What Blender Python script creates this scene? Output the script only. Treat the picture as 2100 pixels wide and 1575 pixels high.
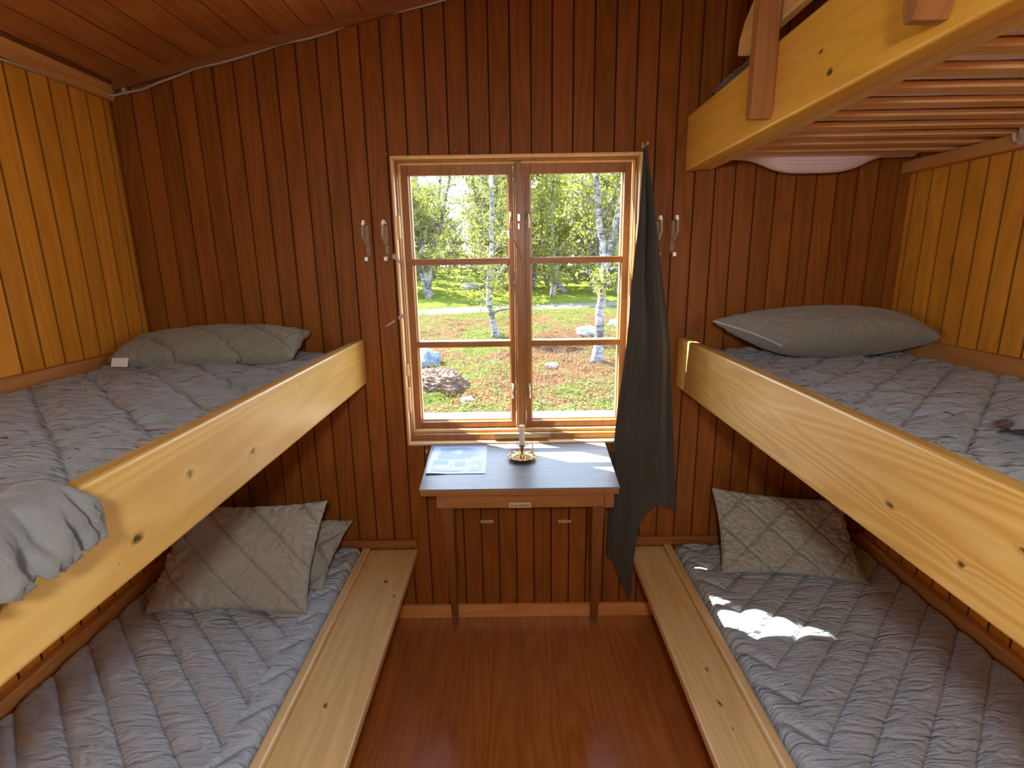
import bpy, bmesh, math, random
from mathutils import Vector, Matrix, noise
for o in list(bpy.data.objects): bpy.data.objects.remove(o)
S = bpy.context.scene
COL = S.collection
R = math.radians
# ---------------------------------------------------------------- camera
cam_d = bpy.data.cameras.new('camera'); cam = bpy.data.objects.new('camera', cam_d); COL.objects.link(cam)
cam_d.sensor_width = 36; cam_d.lens = 1075 / 2100 * 36; cam_d.clip_start = .02; cam_d.clip_end = 400
_p, _y, _r = R(13.1), R(-.25), R(-.9)
fwd = Vector((math.sin(_y) * math.cos(_p), math.cos(_y) * math.cos(_p), -math.sin(_p)))
rt = Vector((math.cos(_y), -math.sin(_y), 0)); up = rt.cross(fwd)
rt2 = math.cos(_r) * rt + math.sin(_r) * up; up2 = -math.sin(_r) * rt + math.cos(_r) * up
mw = Matrix((rt2, up2, -fwd)).transposed().to_4x4(); mw.translation = Vector((0, 0, 1.538))
cam.matrix_world = mw
S.camera = cam
# ---------------------------------------------------------------- world, sun, exposure
W = bpy.data.worlds.new('world'); S.world = W; W.use_nodes = True
nt = W.node_tree; nt.nodes.clear()
wo = nt.nodes.new('ShaderNodeOutputWorld'); bg = nt.nodes.new('ShaderNodeBackground')
tc = nt.nodes.new('ShaderNodeTexCoord'); sx = nt.nodes.new('ShaderNodeSeparateXYZ'); cr = nt.nodes.new('ShaderNodeValToRGB')
nt.links.new(tc.outputs['Generated'], sx.inputs[0]); nt.links.new(sx.outputs['Z'], cr.inputs[0])
cr.color_ramp.elements[0].position = 0.0; cr.color_ramp.elements[0].color = (.92, .95, 1, 1)
cr.color_ramp.elements[1].position = .7; cr.color_ramp.elements[1].color = (.36, .56, .95, 1)
nt.links.new(cr.outputs[0], bg.inputs[0]); nt.links.new(bg.outputs[0], wo.inputs[0])
SKY = 6.5; SUN = 34.0
bg.inputs[1].default_value = SKY
sd = bpy.data.lights.new('sun', 'SUN'); sun = bpy.data.objects.new('sun', sd); COL.objects.link(sun)
sd.energy = SUN; sd.angle = R(.55); sd.color = (1, .95, .84)
sun.rotation_euler = Vector((.835, -.55, -1.15)).to_track_quat('-Z', 'Y').to_euler()
S.view_settings.view_transform = 'Standard'; S.view_settings.look = 'None'
S.view_settings.gamma = 1; S.view_settings.use_curve_mapping = False
S.view_settings.exposure = 0.55
S.cycles.use_denoising = True
S.cycles.max_bounces = 14; S.cycles.diffuse_bounces = 8; S.cycles.transparent_max_bounces = 16
S.cycles.caustics_reflective = False; S.cycles.caustics_refractive = False
S.cycles.sample_clamp_indirect = 8
# ---------------------------------------------------------------- helpers
rnd = random.Random(7)
def obj(name, bm, m, parent=None, smooth=False, bevel=0):
    me = bpy.data.meshes.new(name); bm.normal_update(); bm.to_mesh(me); bm.free()
    if m: me.materials.append(m)
    if smooth:
        for p in me.polygons: p.use_smooth = True
    o = bpy.data.objects.new(name, me); COL.objects.link(o)
    if parent:
        o.parent = parent; o.matrix_parent_inverse = Matrix.Translation(-parent.location) if parent.rotation_euler.to_quaternion().angle < 1e-6 else Matrix()
    if bevel:
        b = o.modifiers.new('bevel', 'BEVEL'); b.width = bevel; b.segments = 2; b.limit_method = 'ANGLE'
    return o
def thing(name, label, cat, loc=(0, 0, 0), group=None, kind=None):
    o = bpy.data.objects.new(name, None); COL.objects.link(o); o.location = loc; o.empty_display_size = .05
    return tag(o, label, cat, group, kind)
def tag(o, label=None, cat=None, group=None, kind=None):
    if label: o['label'] = label
    if cat: o['category'] = cat
    if group: o['group'] = group
    if kind: o['kind'] = kind
    return o
def box(bm, x0, x1, y0, y1, z0, z1):
    v = [bm.verts.new((x, y, z)) for z in (z0, z1) for y in (y0, y1) for x in (x0, x1)]
    for f in ((0, 2, 3, 1), (4, 5, 7, 6), (0, 1, 5, 4), (2, 6, 7, 3), (0, 4, 6, 2), (1, 3, 7, 5)):
        bm.faces.new([v[i] for i in f])
    return bm
def bx(*a):
    bm = bmesh.new()
    for i in range(0, len(a), 6): box(bm, *a[i:i + 6])
    return bm
def prism(bm, pts, axis, a, b):
    """closed outline pts (2-D) extruded along axis from a to b"""
    def mk(p, t):
        return {'x': (t, p[0], p[1]), 'y': (p[0], t, p[1]), 'z': (p[0], p[1], t)}[axis]
    A = [bm.verts.new(mk(p, a)) for p in pts]; B = [bm.verts.new(mk(p, b)) for p in pts]
    n = len(pts)
    for i in range(n): bm.faces.new((A[i], A[(i + 1) % n], B[(i + 1) % n], B[i]))
    bm.faces.new(A[::-1]); bm.faces.new(B)
    bmesh.ops.recalc_face_normals(bm, faces=bm.faces)
    return bm
def tube(bm, pts, rad, n=8, cap=True):
    pts = [Vector(p) for p in pts]
    if not hasattr(rad, '__len__'): rad = [rad] * len(pts)
    rings = []; ref = Vector((0, 0, 1))
    for i, p in enumerate(pts):
        d = (pts[min(i + 1, len(pts) - 1)] - pts[max(i - 1, 0)]).normalized()
        r = ref if abs(d.dot(ref)) < .95 else Vector((1, 0, 0))
        a = d.cross(r).normalized(); b = d.cross(a).normalized()
        rings.append([bm.verts.new(p + (a * math.cos(2 * math.pi * k / n) + b * math.sin(2 * math.pi * k / n)) * rad[i]) for k in range(n)])
        if d.length: ref = a.cross(d) if abs(d.z) > .95 else Vector((0, 0, 1))
    for i in range(len(rings) - 1):
        # choose best twist match
        A, B = rings[i], rings[i + 1]
        best = min(range(n), key=lambda s: sum((A[k].co - B[(k + s) % n].co).length for k in range(0, n, 2)))
        for k in range(n):
            try: bm.faces.new((A[k], A[(k + 1) % n], B[(k + 1 + best) % n], B[(k + best) % n]))
            except ValueError: pass
        rings[i + 1] = [B[(k + best) % n] for k in range(n)]
    if cap:
        bm.faces.new(rings[0][::-1]); bm.faces.new(rings[-1])
    return bm
def lathe(bm, prof, c, n=32, wave=None):
    rings = []
    for r, z in prof:
        ring = []
        for k in range(n):
            a = 2 * math.pi * k / n; rr, zz = (r, z) if not wave else wave(r, z, a)
            ring.append(bm.verts.new((c[0] + rr * math.cos(a), c[1] + rr * math.sin(a), c[2] + zz)))
        rings.append(ring)
    for A, B in zip(rings, rings[1:]):
        for k in range(n): bm.faces.new((A[k], A[(k + 1) % n], B[(k + 1) % n], B[k]))
    bm.faces.new(rings[0][::-1]); bm.faces.new(rings[-1])
    return bm
def grid(nu, nv, fn):
    bm = bmesh.new()
    V = [[bm.verts.new(fn(i / nu, j / nv)) for j in range(nv + 1)] for i in range(nu + 1)]
    for i in range(nu):
        for j in range(nv): bm.faces.new((V[i][j], V[i + 1][j], V[i + 1][j + 1], V[i][j + 1]))
    return bm
def solid(o, t, off=0):
    s = o.modifiers.new('thickness', 'SOLIDIFY'); s.thickness = t; s.offset = off; return o
def fb(x, y, z=0, o=3):
    return noise.fractal(Vector((x, y, z)), .6, 2.1, o)
# ---------------------------------------------------------------- materials
class N:
    def __init__(s, name):
        s.m = bpy.data.materials.new(name); s.m.use_nodes = True; s.t = s.m.node_tree; s.t.nodes.clear()
        s.out = s.n('ShaderNodeOutputMaterial'); s.b = s.n('ShaderNodeBsdfPrincipled'); s.l(s.b.outputs[0], s.out.inputs[0])
        s.tc = s.n('ShaderNodeTexCoord')
    def n(s, t, **k):
        x = s.t.nodes.new(t)
        for a, b in k.items(): setattr(x, a, b)
        return x
    def l(s, a, b): s.t.links.new(a, b)
    def set(s, sock, v):
        if hasattr(v, 'is_linked') or hasattr(v, 'links'): s.l(v, sock)
        else: sock.default_value = v
    def math(s, op, a, b=0.0, c=None, clamp=False):
        x = s.n('ShaderNodeMath', operation=op, use_clamp=clamp); s.set(x.inputs[0], a); s.set(x.inputs[1], b)
        if c is not None: s.set(x.inputs[2], c)
        return x.outputs[0]
    def mapping(s, v, loc=(0, 0, 0), sc=(1, 1, 1), rot=(0, 0, 0)):
        x = s.n('ShaderNodeMapping'); s.l(v, x.inputs[0]); x.inputs[1].default_value = loc; x.inputs[2].default_value = rot; x.inputs[3].default_value = sc
        return x.outputs[0]
    def noise(s, v, scale, det=3, rough=.5, dist=0):
        x = s.n('ShaderNodeTexNoise'); s.l(v, x.inputs['Vector']); x.inputs['Scale'].default_value = scale
        x.inputs['Detail'].default_value = det; x.inputs['Roughness'].default_value = rough; x.inputs['Distortion'].default_value = dist
        return x.outputs['Fac']
    def ramp(s, f, stops):
        x = s.n('ShaderNodeValToRGB'); s.l(f, x.inputs[0]); e = x.color_ramp.elements
        while len(e) < len(stops): e.new(.5)
        for k, (p, c) in enumerate(stops):
            e[k].position = p; e[k].color = (*c, 1) if len(c) == 3 else c
        return x.outputs[0]
    def mix(s, f, a, b, mode='MIX'):
        x = s.n('ShaderNodeMix', data_type='RGBA', blend_type=mode); s.set(x.inputs[0], f)
        for i, v in ((6, a), (7, b)):
            if isinstance(v, tuple): x.inputs[i].default_value = (*v, 1)
            else: s.l(v, x.inputs[i])
        return x.outputs[2]
    def sep(s, v):
        x = s.n('ShaderNodeSeparateXYZ'); s.l(v, x.inputs[0]); return x.outputs
    def bump(s, h, st=.3, d=.01):
        x = s.n('ShaderNodeBump'); x.inputs['Strength'].default_value = st; x.inputs['Distance'].default_value = d
        s.l(h, x.inputs['Height']); s.l(x.outputs[0], s.b.inputs['Normal'])
    def pr(s, **k):
        for a, v in k.items():
            sk = s.b.inputs[a.replace('_', ' ')]
            if isinstance(v, tuple) and len(v) == 3: v = (*v, 1)
            s.set(sk, v)
        return s
def wood(name, light, dark, axis='y', seed=0, rough=.45, board=None, knots=(), kn_r=.0085, contrast=1.0, autoknot=0, coat=0, ring=1.0, spec=.5, gapw=.003, gapk=1.3):
    """planed softwood; grain runs along axis; board=(axis index, pitch, offset) gives every board its own tone;
       knots = world positions; grain bends round them"""
    M = N(name); P = M.tc.outputs['Object']
    ai = 'xyz'.index(axis)
    xyz = M.sep(P)
    off = None
    if board:
        q = M.math('FLOOR', M.math('DIVIDE', M.math('SUBTRACT', xyz[board[0]], board[2]), board[1]))
        wn = M.n('ShaderNodeTexWhiteNoise', noise_dimensions='1D'); M.l(q, wn.inputs['W']); off = wn.outputs['Value']
        cx = M.n('ShaderNodeCombineXYZ'); M.set(cx.inputs[0], M.math('MULTIPLY', off, 7)); M.set(cx.inputs[1], M.math('MULTIPLY', off, 13)); M.set(cx.inputs[2], M.math('MULTIPLY', off, 31))
        va = M.n('ShaderNodeVectorMath', operation='ADD'); M.l(P, va.inputs[0]); M.l(cx.outputs[0], va.inputs[1]); P2 = va.outputs[0]
    else: P2 = M.mapping(P, loc=(seed * 1.37, seed * 2.11, seed * .73))
    sc = [1, 1, 1]; sc[ai] = .09
    st = M.mapping(P2, sc=tuple(sc))
    # broad cathedral rings
    base = M.noise(st, 7, 2, .5, .4)
    bend = None; dark_k = None; warp = None
    if knots:
        tn = M.n('ShaderNodeTexNoise'); M.l(P, tn.inputs['Vector']); tn.inputs['Scale'].default_value = 60; vs = M.n('ShaderNodeVectorMath', operation='MULTIPLY_ADD')
        M.l(tn.outputs['Color'], vs.inputs[0]); vs.inputs[1].default_value = (.014, .014, .014); va_ = M.n('ShaderNodeVectorMath', operation='SUBTRACT'); M.l(P, va_.inputs[0]); va_.inputs[1].default_value = (.007, .007, .007); M.l(va_.outputs[0], vs.inputs[2]); warp = vs.outputs[0]
    for i, kp in enumerate(knots):
        rr = kn_r * (kp[3] if len(kp) > 3 else 1)
        d = [1 / rr] * 3; d[ai] = .55 / rr
        mp = M.n('ShaderNodeMapping'); M.l(warp, mp.inputs[0]); mp.inputs[3].default_value = tuple(d)
        mp.inputs[1].default_value = tuple(-kp[j] * d[j] for j in range(3))
        ln = M.n('ShaderNodeVectorMath', operation='LENGTH'); M.l(mp.outputs[0], ln.inputs[0]); L = ln.outputs['Value']
        g = M.math('DIVIDE', 1.0, M.math('ADD', 1.0, M.math('MULTIPLY', L, L)))
        bend = g if bend is None else M.math('ADD', bend, g)
        k = M.math('SMOOTHSTEP' if False else 'SUBTRACT', 1.15, L, clamp=True)
        dark_k = k if dark_k is None else M.math('MAXIMUM', dark_k, k)
    rings = M.math('MULTIPLY', base, 22 * ring)
    if bend is not None: rings = M.math('ADD', rings, M.math('MULTIPLY', bend, 3.2))
    rings = M.math('PINGPONG', rings, 1.0)
    fine = M.noise(M.mapping(P2, sc=tuple(1 if j != ai else .03 for j in range(3))), 90, 3, .6)
    blot = M.noise(P2, 2.2, 3, .55)
    f = M.math('ADD', M.math('MULTIPLY', rings, .34 * contrast), M.math('MULTIPLY', fine, .35 * contrast))
    f = M.math('ADD', f, M.math('MULTIPLY', blot, .45))
    col = M.ramp(f, [(.25, light), (.95, dark)])
    if off is not None:
        v = M.n('ShaderNodeHueSaturation'); M.l(col, v.inputs['Color']); M.set(v.inputs['Value'], M.math('ADD', .91, M.math('MULTIPLY', off, .18))); col = v.outputs[0]
    if autoknot:
        vo = M.n('ShaderNodeTexVoronoi'); M.l(M.mapping(P2, sc=tuple(1 if j != ai else .5 for j in range(3))), vo.inputs['Vector']); vo.inputs['Scale'].default_value = autoknot
        kk = M.math('MULTIPLY', M.math('SUBTRACT', .05, vo.outputs['Distance'], clamp=True), 14, clamp=True)
        dark_k = kk if dark_k is None else M.math('MAXIMUM', dark_k, kk)
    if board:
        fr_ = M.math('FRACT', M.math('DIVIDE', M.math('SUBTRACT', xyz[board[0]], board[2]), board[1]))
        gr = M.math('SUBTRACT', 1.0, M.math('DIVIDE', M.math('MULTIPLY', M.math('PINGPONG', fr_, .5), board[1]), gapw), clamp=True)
        col = M.mix(M.math('MULTIPLY', gr, gapk, clamp=True), col, tuple(c * .22 for c in dark))  # board joints: grime line plus groove shade painted into the colour
    if dark_k is not None:
        col = M.mix(M.math('MULTIPLY', dark_k, 1.3, clamp=True), col, tuple(c * .16 for c in dark))
    M.pr(Base_Color=col, Roughness=M.math('ADD', rough - .08, M.math('MULTIPLY', blot, .16)))
    M.b.inputs['Specular IOR Level'].default_value = spec
    if coat: M.b.inputs['Coat Weight'].default_value = coat; M.b.inputs['Coat Roughness'].default_value = .25
    M.bump(M.math('ADD', M.math('MULTIPLY', fine, .6), rings), .12, .002)
    return M.m
def plain(name, col, rough=.5, metal=0, var=0, **k):
    M = N(name); P = M.tc.outputs['Object']
    if var:
        f = M.noise(P, 30, 3); c = M.mix(f, tuple(x * (1 - var) for x in col), tuple(min(1, x * (1 + var)) for x in col)); M.pr(Base_Color=c)
    else: M.pr(Base_Color=col)
    M.pr(Roughness=rough, Metallic=metal, **k)
    return M.m
def fabric(name, col, col2, weave=900, rough=.9, bump=.25, sheen=.25):
    M = N(name); P = M.tc.outputs['Object']
    f = M.noise(P, 9, 4, .6); g = M.noise(P, weave, 2, .5); w = M.noise(M.mapping(P, sc=(1, 3.2, 1)), 22, 4, .6, .5)
    M.pr(Base_Color=M.mix(M.math('ADD', M.math('MULTIPLY', f, .6), M.math('MULTIPLY', g, .4)), col, col2), Roughness=rough)
    M.b.inputs['Sheen Weight'].default_value = sheen
    M.bump(M.math('ADD', M.math('MULTIPLY', w, 1.0), M.math('MULTIPLY', g, .12)), bump, .006)
    return M.m
PITCH = .075
MW = {}
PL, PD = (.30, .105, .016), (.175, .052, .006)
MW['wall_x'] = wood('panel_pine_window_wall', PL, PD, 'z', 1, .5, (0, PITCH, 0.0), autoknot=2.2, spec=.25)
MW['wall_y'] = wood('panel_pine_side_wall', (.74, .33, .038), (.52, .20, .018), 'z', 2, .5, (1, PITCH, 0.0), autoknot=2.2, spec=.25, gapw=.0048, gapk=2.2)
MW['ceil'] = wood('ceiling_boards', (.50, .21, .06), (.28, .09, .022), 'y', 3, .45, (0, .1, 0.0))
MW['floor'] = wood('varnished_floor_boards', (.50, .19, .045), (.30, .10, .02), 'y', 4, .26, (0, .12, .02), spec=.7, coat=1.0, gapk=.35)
MW['trim'] = wood('trim_pine', (.72, .38, .13), (.48, .2, .05), 'x', 5, .45)
MW['trim_y'] = wood('trim_pine_long', (.66, .33, .10), (.42, .17, .04), 'y', 5, .45)
MW['dark_y'] = wood('ledger_pine', (.55, .26, .08), (.34, .13, .03), 'y', 15, .5)
RL, RD = (.72, .50, .165), (.53, .31, .07)
MW['railL'] = wood('rail_pine_left', RL, RD, 'y', 6, .36, knots=[(-.585, .736, 1.129, 1.1), (-.585, 1.107, 1.135, .8), (-.585, .884, 1.175, .8), (-.585, 1.408, 1.216, .5), (-.585, .52, 1.165, 1.0), (-.585, .69, 1.11, .4)], coat=.15)
MW['railR'] = wood('rail_pine_right', RL, RD, 'y', 11, .36, knots=[(.645, .834, 1.12, .8), (.645, .68, 1.10, .7), (.645, .6, 1.17, .5)], coat=.15, ring=1.5, contrast=1.5)
MW['railT'] = wood('rail_pine_top', (.82, .50, .08), (.62, .32, .035), 'y', 8, .4, knots=[(.633, 1.150, 1.895, .9), (.633, 1.19, 1.945, .6)], coat=.1, contrast=.8)
MW['lowL'] = wood('ledge_pine_left', (.84, .64, .30), (.64, .43, .16), 'y', 9, .34, knots=[(-.51, 1.81, .335, .8), (-.458, 1.719, .335, .7), (-.541, 1.226, .335, .8)], coat=.2)
MW['lowR'] = wood('ledge_pine_right', (.84, .64, .30), (.64, .43, .16), 'y', 19, .34, knots=[(.558, 1.217, .335, .9), (.567, 1.342, .335, .7), (.56, 1.138, .335, .5)], coat=.2)
MW['slat'] = wood('slat_pine', (.80, .52, .25), (.62, .34, .13), 'x', 10, .55)
MW['win'] = wood('window_pine', (.38, .18, .055), (.24, .09, .024), 'z', 12, .38)
MW['win_h'] = wood('window_pine_cross', (.38, .18, .055), (.24, .09, .024), 'x', 13, .38)
MW['winpale'] = wood('window_pale_edge', (.85, .62, .33), (.68, .44, .19), 'z', 14, .4)
MW['winpale_h'] = wood('window_pale_edge_cross', (.85, .64, .38), (.70, .48, .24), 'x', 14, .36)
MW['post'] = wood('guard_post_pine', (.40, .19, .06), (.25, .10, .028), 'z', 16, .5)
MW['guard'] = wood('guard_board_pine', (.82, .58, .26), (.66, .40, .13), 'y', 17, .4)
MW['table'] = wood('table_pine', (.34, .16, .05), (.22, .09, .025), 'x', 18, .5)
MW['leg'] = wood('table_leg_pine', (.26, .11, .035), (.16, .06, .016), 'z', 18, .5)
def top_mat():
    M = N('grey_veneer_tabletop'); P = M.tc.outputs['Object']
    f = M.noise(M.mapping(P, sc=(.12, 1, 1)), 75, 4, .65, .4); g = M.noise(P, 7, 3)
    M.pr(Base_Color=M.ramp(M.math('ADD', M.math('MULTIPLY', f, .7), M.math('MULTIPLY', g, .4)), [(.3, (.10, .09, .075)), (.8, (.24, .22, .19))]), Roughness=.33)
    M.b.inputs['Specular IOR Level'].default_value = .5
    M.bump(f, .06, .001); return M.m
FP = fabric('pillow_taupe_cover', (.29, .31, .27), (.40, .425, .375))
FP2 = fabric('pillow_brown_grey_cover', (.19, .18, .15), (.26, .25, .215))
FB = fabric('crumpled_grey_cotton', (.12, .125, .125), (.20, .21, .205), bump=.6)
def quilt_mat(name, s, edge_x, c0, pitch, wr, alb=1.0):
    """grey cotton cover with stitched diagonal seams that turn back along the rail side"""
    M = N(name); P = M.tc.outputs['Object']; x = M.sep(P)
    near = M.math('LESS_THAN', M.math('ABSOLUTE', M.math('SUBTRACT', x[0], edge_x)), .085)
    sg = M.math('MULTIPLY_ADD', near, -2 * s, s)
    wob = M.math('MULTIPLY', M.math('SUBTRACT', M.noise(P, 9, 2), .5), .012)
    q = M.math('DIVIDE', M.math('SUBTRACT', M.math('ADD', M.math('ADD', M.math('MULTIPLY', x[0], sg), x[1]), wob), c0), pitch)
    d = M.math('MULTIPLY', M.math('PINGPONG', q, .5), pitch / 1.414)
    seam = M.math('SUBTRACT', 1.0, M.math('DIVIDE', d, .0045), clamp=True)
    puff = M.math('MINIMUM', M.math('DIVIDE', d, .018), 1.0)
    f = M.noise(P, 9, 4, .6); g = M.noise(P, 900, 2, .5)
    w1 = M.noise(M.mapping(P, sc=(1, 3.4, 1), rot=(0, 0, .15 * s)), 7.5, 3, .5, .9)
    w2 = M.noise(M.mapping(P, sc=(1, 3.2, 1), rot=(0, 0, -.25 * s)), 21, 3, .5, .6)
    w1 = M.math('ABSOLUTE', M.math('SUBTRACT', w1, .5)); w2 = M.math('ABSOLUTE', M.math('SUBTRACT', w2, .5))
    base = M.mix(M.math('ADD', M.math('MULTIPLY', f, .6), M.math('MULTIPLY', g, .4)), tuple(c * alb for c in (.225, .27, .305)), tuple(c * alb for c in (.33, .39, .43)))
    M.pr(Base_Color=M.mix(M.math('MULTIPLY', seam, .6), base, (.10, .105, .11)), Roughness=.9); M.b.inputs['Sheen Weight'].default_value = .25
    h = M.math('ADD', M.math('MULTIPLY', w1, 4.0 * wr), M.math('MULTIPLY', w2, 1.3 * wr))
    h = M.math('SUBTRACT', M.math('ADD', M.math('MULTIPLY', puff, .5), M.math('MULTIPLY', g, .03)), h)
    M.bump(h, .9, .012)
    return M.m
FD = fabric('dark_grey_blanket', (.08, .085, .09), (.16, .165, .17))
METAL = plain('brushed_steel', (.66, .64, .58), .35, .7)
BRASS = plain('aged_brass', (.72, .50, .20), .28, 1, .15)
WHITE = plain('white_paper', (.78, .78, .80), .6)
WAX = plain('white_wax', (.85, .85, .82), .45)
BLACK = plain('black_mark', (.03, .03, .035), .6)
CABLE = plain('grey_cable', (.42, .38, .33), .5)
GLASS = None
def glass_mat():
    m = bpy.data.materials.new('window_glass'); m.use_nodes = True; t = m.node_tree; t.nodes.clear()
    o = t.nodes.new('ShaderNodeOutputMaterial'); mx = t.nodes.new('ShaderNodeMixShader'); tr = t.nodes.new('ShaderNodeBsdfTransparent')
    gl = t.nodes.new('ShaderNodeBsdfGlossy'); gl.inputs['Roughness'].default_value = .01
    lw = t.nodes.new('ShaderNodeLayerWeight'); lw.inputs[0].default_value = .5; pw = t.nodes.new('ShaderNodeMath'); pw.operation = 'POWER'; pw.inputs[1].default_value = 5; fr = t.nodes.new('ShaderNodeMath'); fr.operation = 'MULTIPLY_ADD'; fr.inputs[1].default_value = .8; fr.inputs[2].default_value = .03
    t.links.new(lw.outputs['Facing'], pw.inputs[0]); t.links.new(pw.outputs[0], fr.inputs[0])
    tr.inputs[0].default_value = (.97, .985, .975, 1)
    for a, b in ((fr.outputs[0], mx.inputs[0]), (tr.outputs[0], mx.inputs[1]), (gl.outputs[0], mx.inputs[2]), (mx.outputs[0], o.inputs[0])): t.links.new(a, b)
    return m
GLASS = glass_mat()
def translucent(name, col, amt=.35, rough=.7, var=None):
    M = N(name); P = M.tc.outputs['Object']
    tr = M.n('ShaderNodeBsdfTranslucent'); mx = M.n('ShaderNodeMixShader'); mx.inputs[0].default_value = amt
    if var:
        oi = M.n('ShaderNodeObjectInfo')
        c = M.mix(M.noise(P, 3.1, 3), col, var)
        M.pr(Base_Color=c); M.l(c, tr.inputs[0])
    else:
        M.pr(Base_Color=col); tr.inputs[0].default_value = (*col, 1)
    M.pr(Roughness=rough)
    M.l(M.b.outputs[0], mx.inputs[1]); M.l(tr.outputs[0], mx.inputs[2]); M.l(mx.outputs[0], M.out.inputs[0])
    return M.m
# ================================================================ ROOM
YW = 2.05; XL = -1.435; XR = 1.47; YB = -1.25
WX0, WX1, WZ0, WZ1 = -.44, .48, .81, 1.92       # window hole
def ceil_z(x): return 2.172 + .225 * (x - XL)
def panelled(u0, u1, f0, f1, mk, thick, g=.008, gw=.0032, skip=None):
    """boards with V grooves: u runs along the wall; f0(u), f1(u) bottom and top; mk(u, depth, z)"""
    bm = bmesh.new()
    us = []
    if thick == .1: gw = .004; g = .0085
    k = math.ceil(u0 / PITCH - 1e-6)
    us.append((u0, 0))
    while k * PITCH < u1 - 1e-4:
        c = k * PITCH
        if c - gw > u0: us += [(c - gw, 0), (c - gw * .45, g), (c + gw * .45, g), (c + gw, 0)]
        k += 1
    us.append((u1, 0))
    us = [p for p in us if p[0] <= u1]
    for (a, da), (b, db) in zip(us, us[1:]):
        if b - a < 1e-6: continue
        vs = [bm.verts.new(mk(a, da, f0(a))), bm.verts.new(mk(b, db, f0(b))), bm.verts.new(mk(b, db, f1(b))), bm.verts.new(mk(a, da, f1(a)))]
        bm.faces.new(vs)
    # solid core behind the boards
    if thick:
        pts = [(u0, f0(u0)), (u1, f0(u1)), (u1, f1(u1)), (u0, f1(u0))]
        A = [bm.verts.new(mk(u, .0085, z)) for u, z in pts]; B = [bm.verts.new(mk(u, thick, z)) for u, z in pts]
        for i in range(4): bm.faces.new((A[i], A[(i + 1) % 4], B[(i + 1) % 4], B[i]))
        bm.faces.new(B)
    return bm
def join(bms):
    out = bms[0]
    for b in bms[1:]:
        me = bpy.data.meshes.new('t'); b.to_mesh(me); out.from_mesh(me); bpy.data.meshes.remove(me); b.free()
    return out
TH = .085
mkb = lambda u, d, z: (u, YW + d, z)
cz = lambda u: ceil_z(u) + .05
wb = join([panelled(XL - .1, WX0, lambda u: -.02, cz, mkb, TH), panelled(WX1, XR + .1, lambda u: -.02, cz, mkb, TH),
           panelled(WX0, WX1, lambda u: -.02, lambda u: WZ0, mkb, TH), panelled(WX0, WX1, lambda u: WZ1, cz, mkb, TH)])
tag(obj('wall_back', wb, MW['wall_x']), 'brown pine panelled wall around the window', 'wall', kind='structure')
# side walls; each has an unseen framed opening, added to let in fill daylight
OY0, OY1, OZ0, OZ1 = -1.0, -.12, 1.0, 2.0
def side_wall(mk, top):
    return join([panelled(OY1, YW, lambda u: -.02, lambda u: top, mk, .1), panelled(YB, OY0, lambda u: -.02, lambda u: top, mk, .1),
                 panelled(OY0, OY1, lambda u: -.02, lambda u: OZ0, mk, .1), panelled(OY0, OY1, lambda u: OZ1, lambda u: top, mk, .1)])
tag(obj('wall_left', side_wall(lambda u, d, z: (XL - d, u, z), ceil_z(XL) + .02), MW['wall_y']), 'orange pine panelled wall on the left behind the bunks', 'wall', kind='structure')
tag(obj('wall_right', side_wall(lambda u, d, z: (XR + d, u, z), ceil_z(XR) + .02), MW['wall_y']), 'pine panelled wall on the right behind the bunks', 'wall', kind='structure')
def side_frame(name, x0, x1, label):
    b = bmesh.new()
    for y0, y1, z0, z1 in ((OY0, OY0 + .04, OZ0, OZ1), (OY1 - .04, OY1, OZ0, OZ1), (OY0, OY1, OZ0, OZ0 + .04), (OY0, OY1, OZ1 - .04, OZ1), (OY0, OY1, 1.41, 1.43)):
        box(b, x0, x1, y0, y1, z0, z1)
    tag(obj(name, b, MW['trim_y']), label, 'window', kind='structure')
side_frame('fill_opening_left', XL - .07, XL - .02, 'added fill daylight opening, unseen, in the left wall beyond the foot of the bunks')
side_frame('fill_opening_right', XR + .02, XR + .07, 'added fill daylight opening, unseen, in the right wall beyond the foot of the bunks')
bm = bmesh.new()
prism(bm, [(XL - .1, ceil_z(XL - .1)), (XR + .1, ceil_z(XR + .1)), (XR + .1, ceil_z(XR + .1) + .1), (XL - .1, ceil_z(XL - .1) + .1)], 'y', YB - .1, YW + TH)
tag(obj('ceiling', bm, MW['ceil']), 'sloping dark wooden ceiling', 'ceiling', kind='structure')
tag(obj('floor', bx(XL - .1, XR + .1, YB - .1, YW + .0, -.08, 0), MW['floor']), 'glossy reddish brown wooden floor', 'floor', kind='structure')
# wall behind the photographer with an open doorway
fw = bx(XL, XR, YB - .1, YB, 0, 2.2)
prism(fw, [(XL, 2.2), (XR, 2.2), (XR, ceil_z(XR)), (XL, ceil_z(XL) + .03)], 'y', YB - .1, YB)
tag(obj('wall_front', fw, MW['wall_x']), 'panelled wall behind the photographer ', 'wall', kind='structure')
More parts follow.
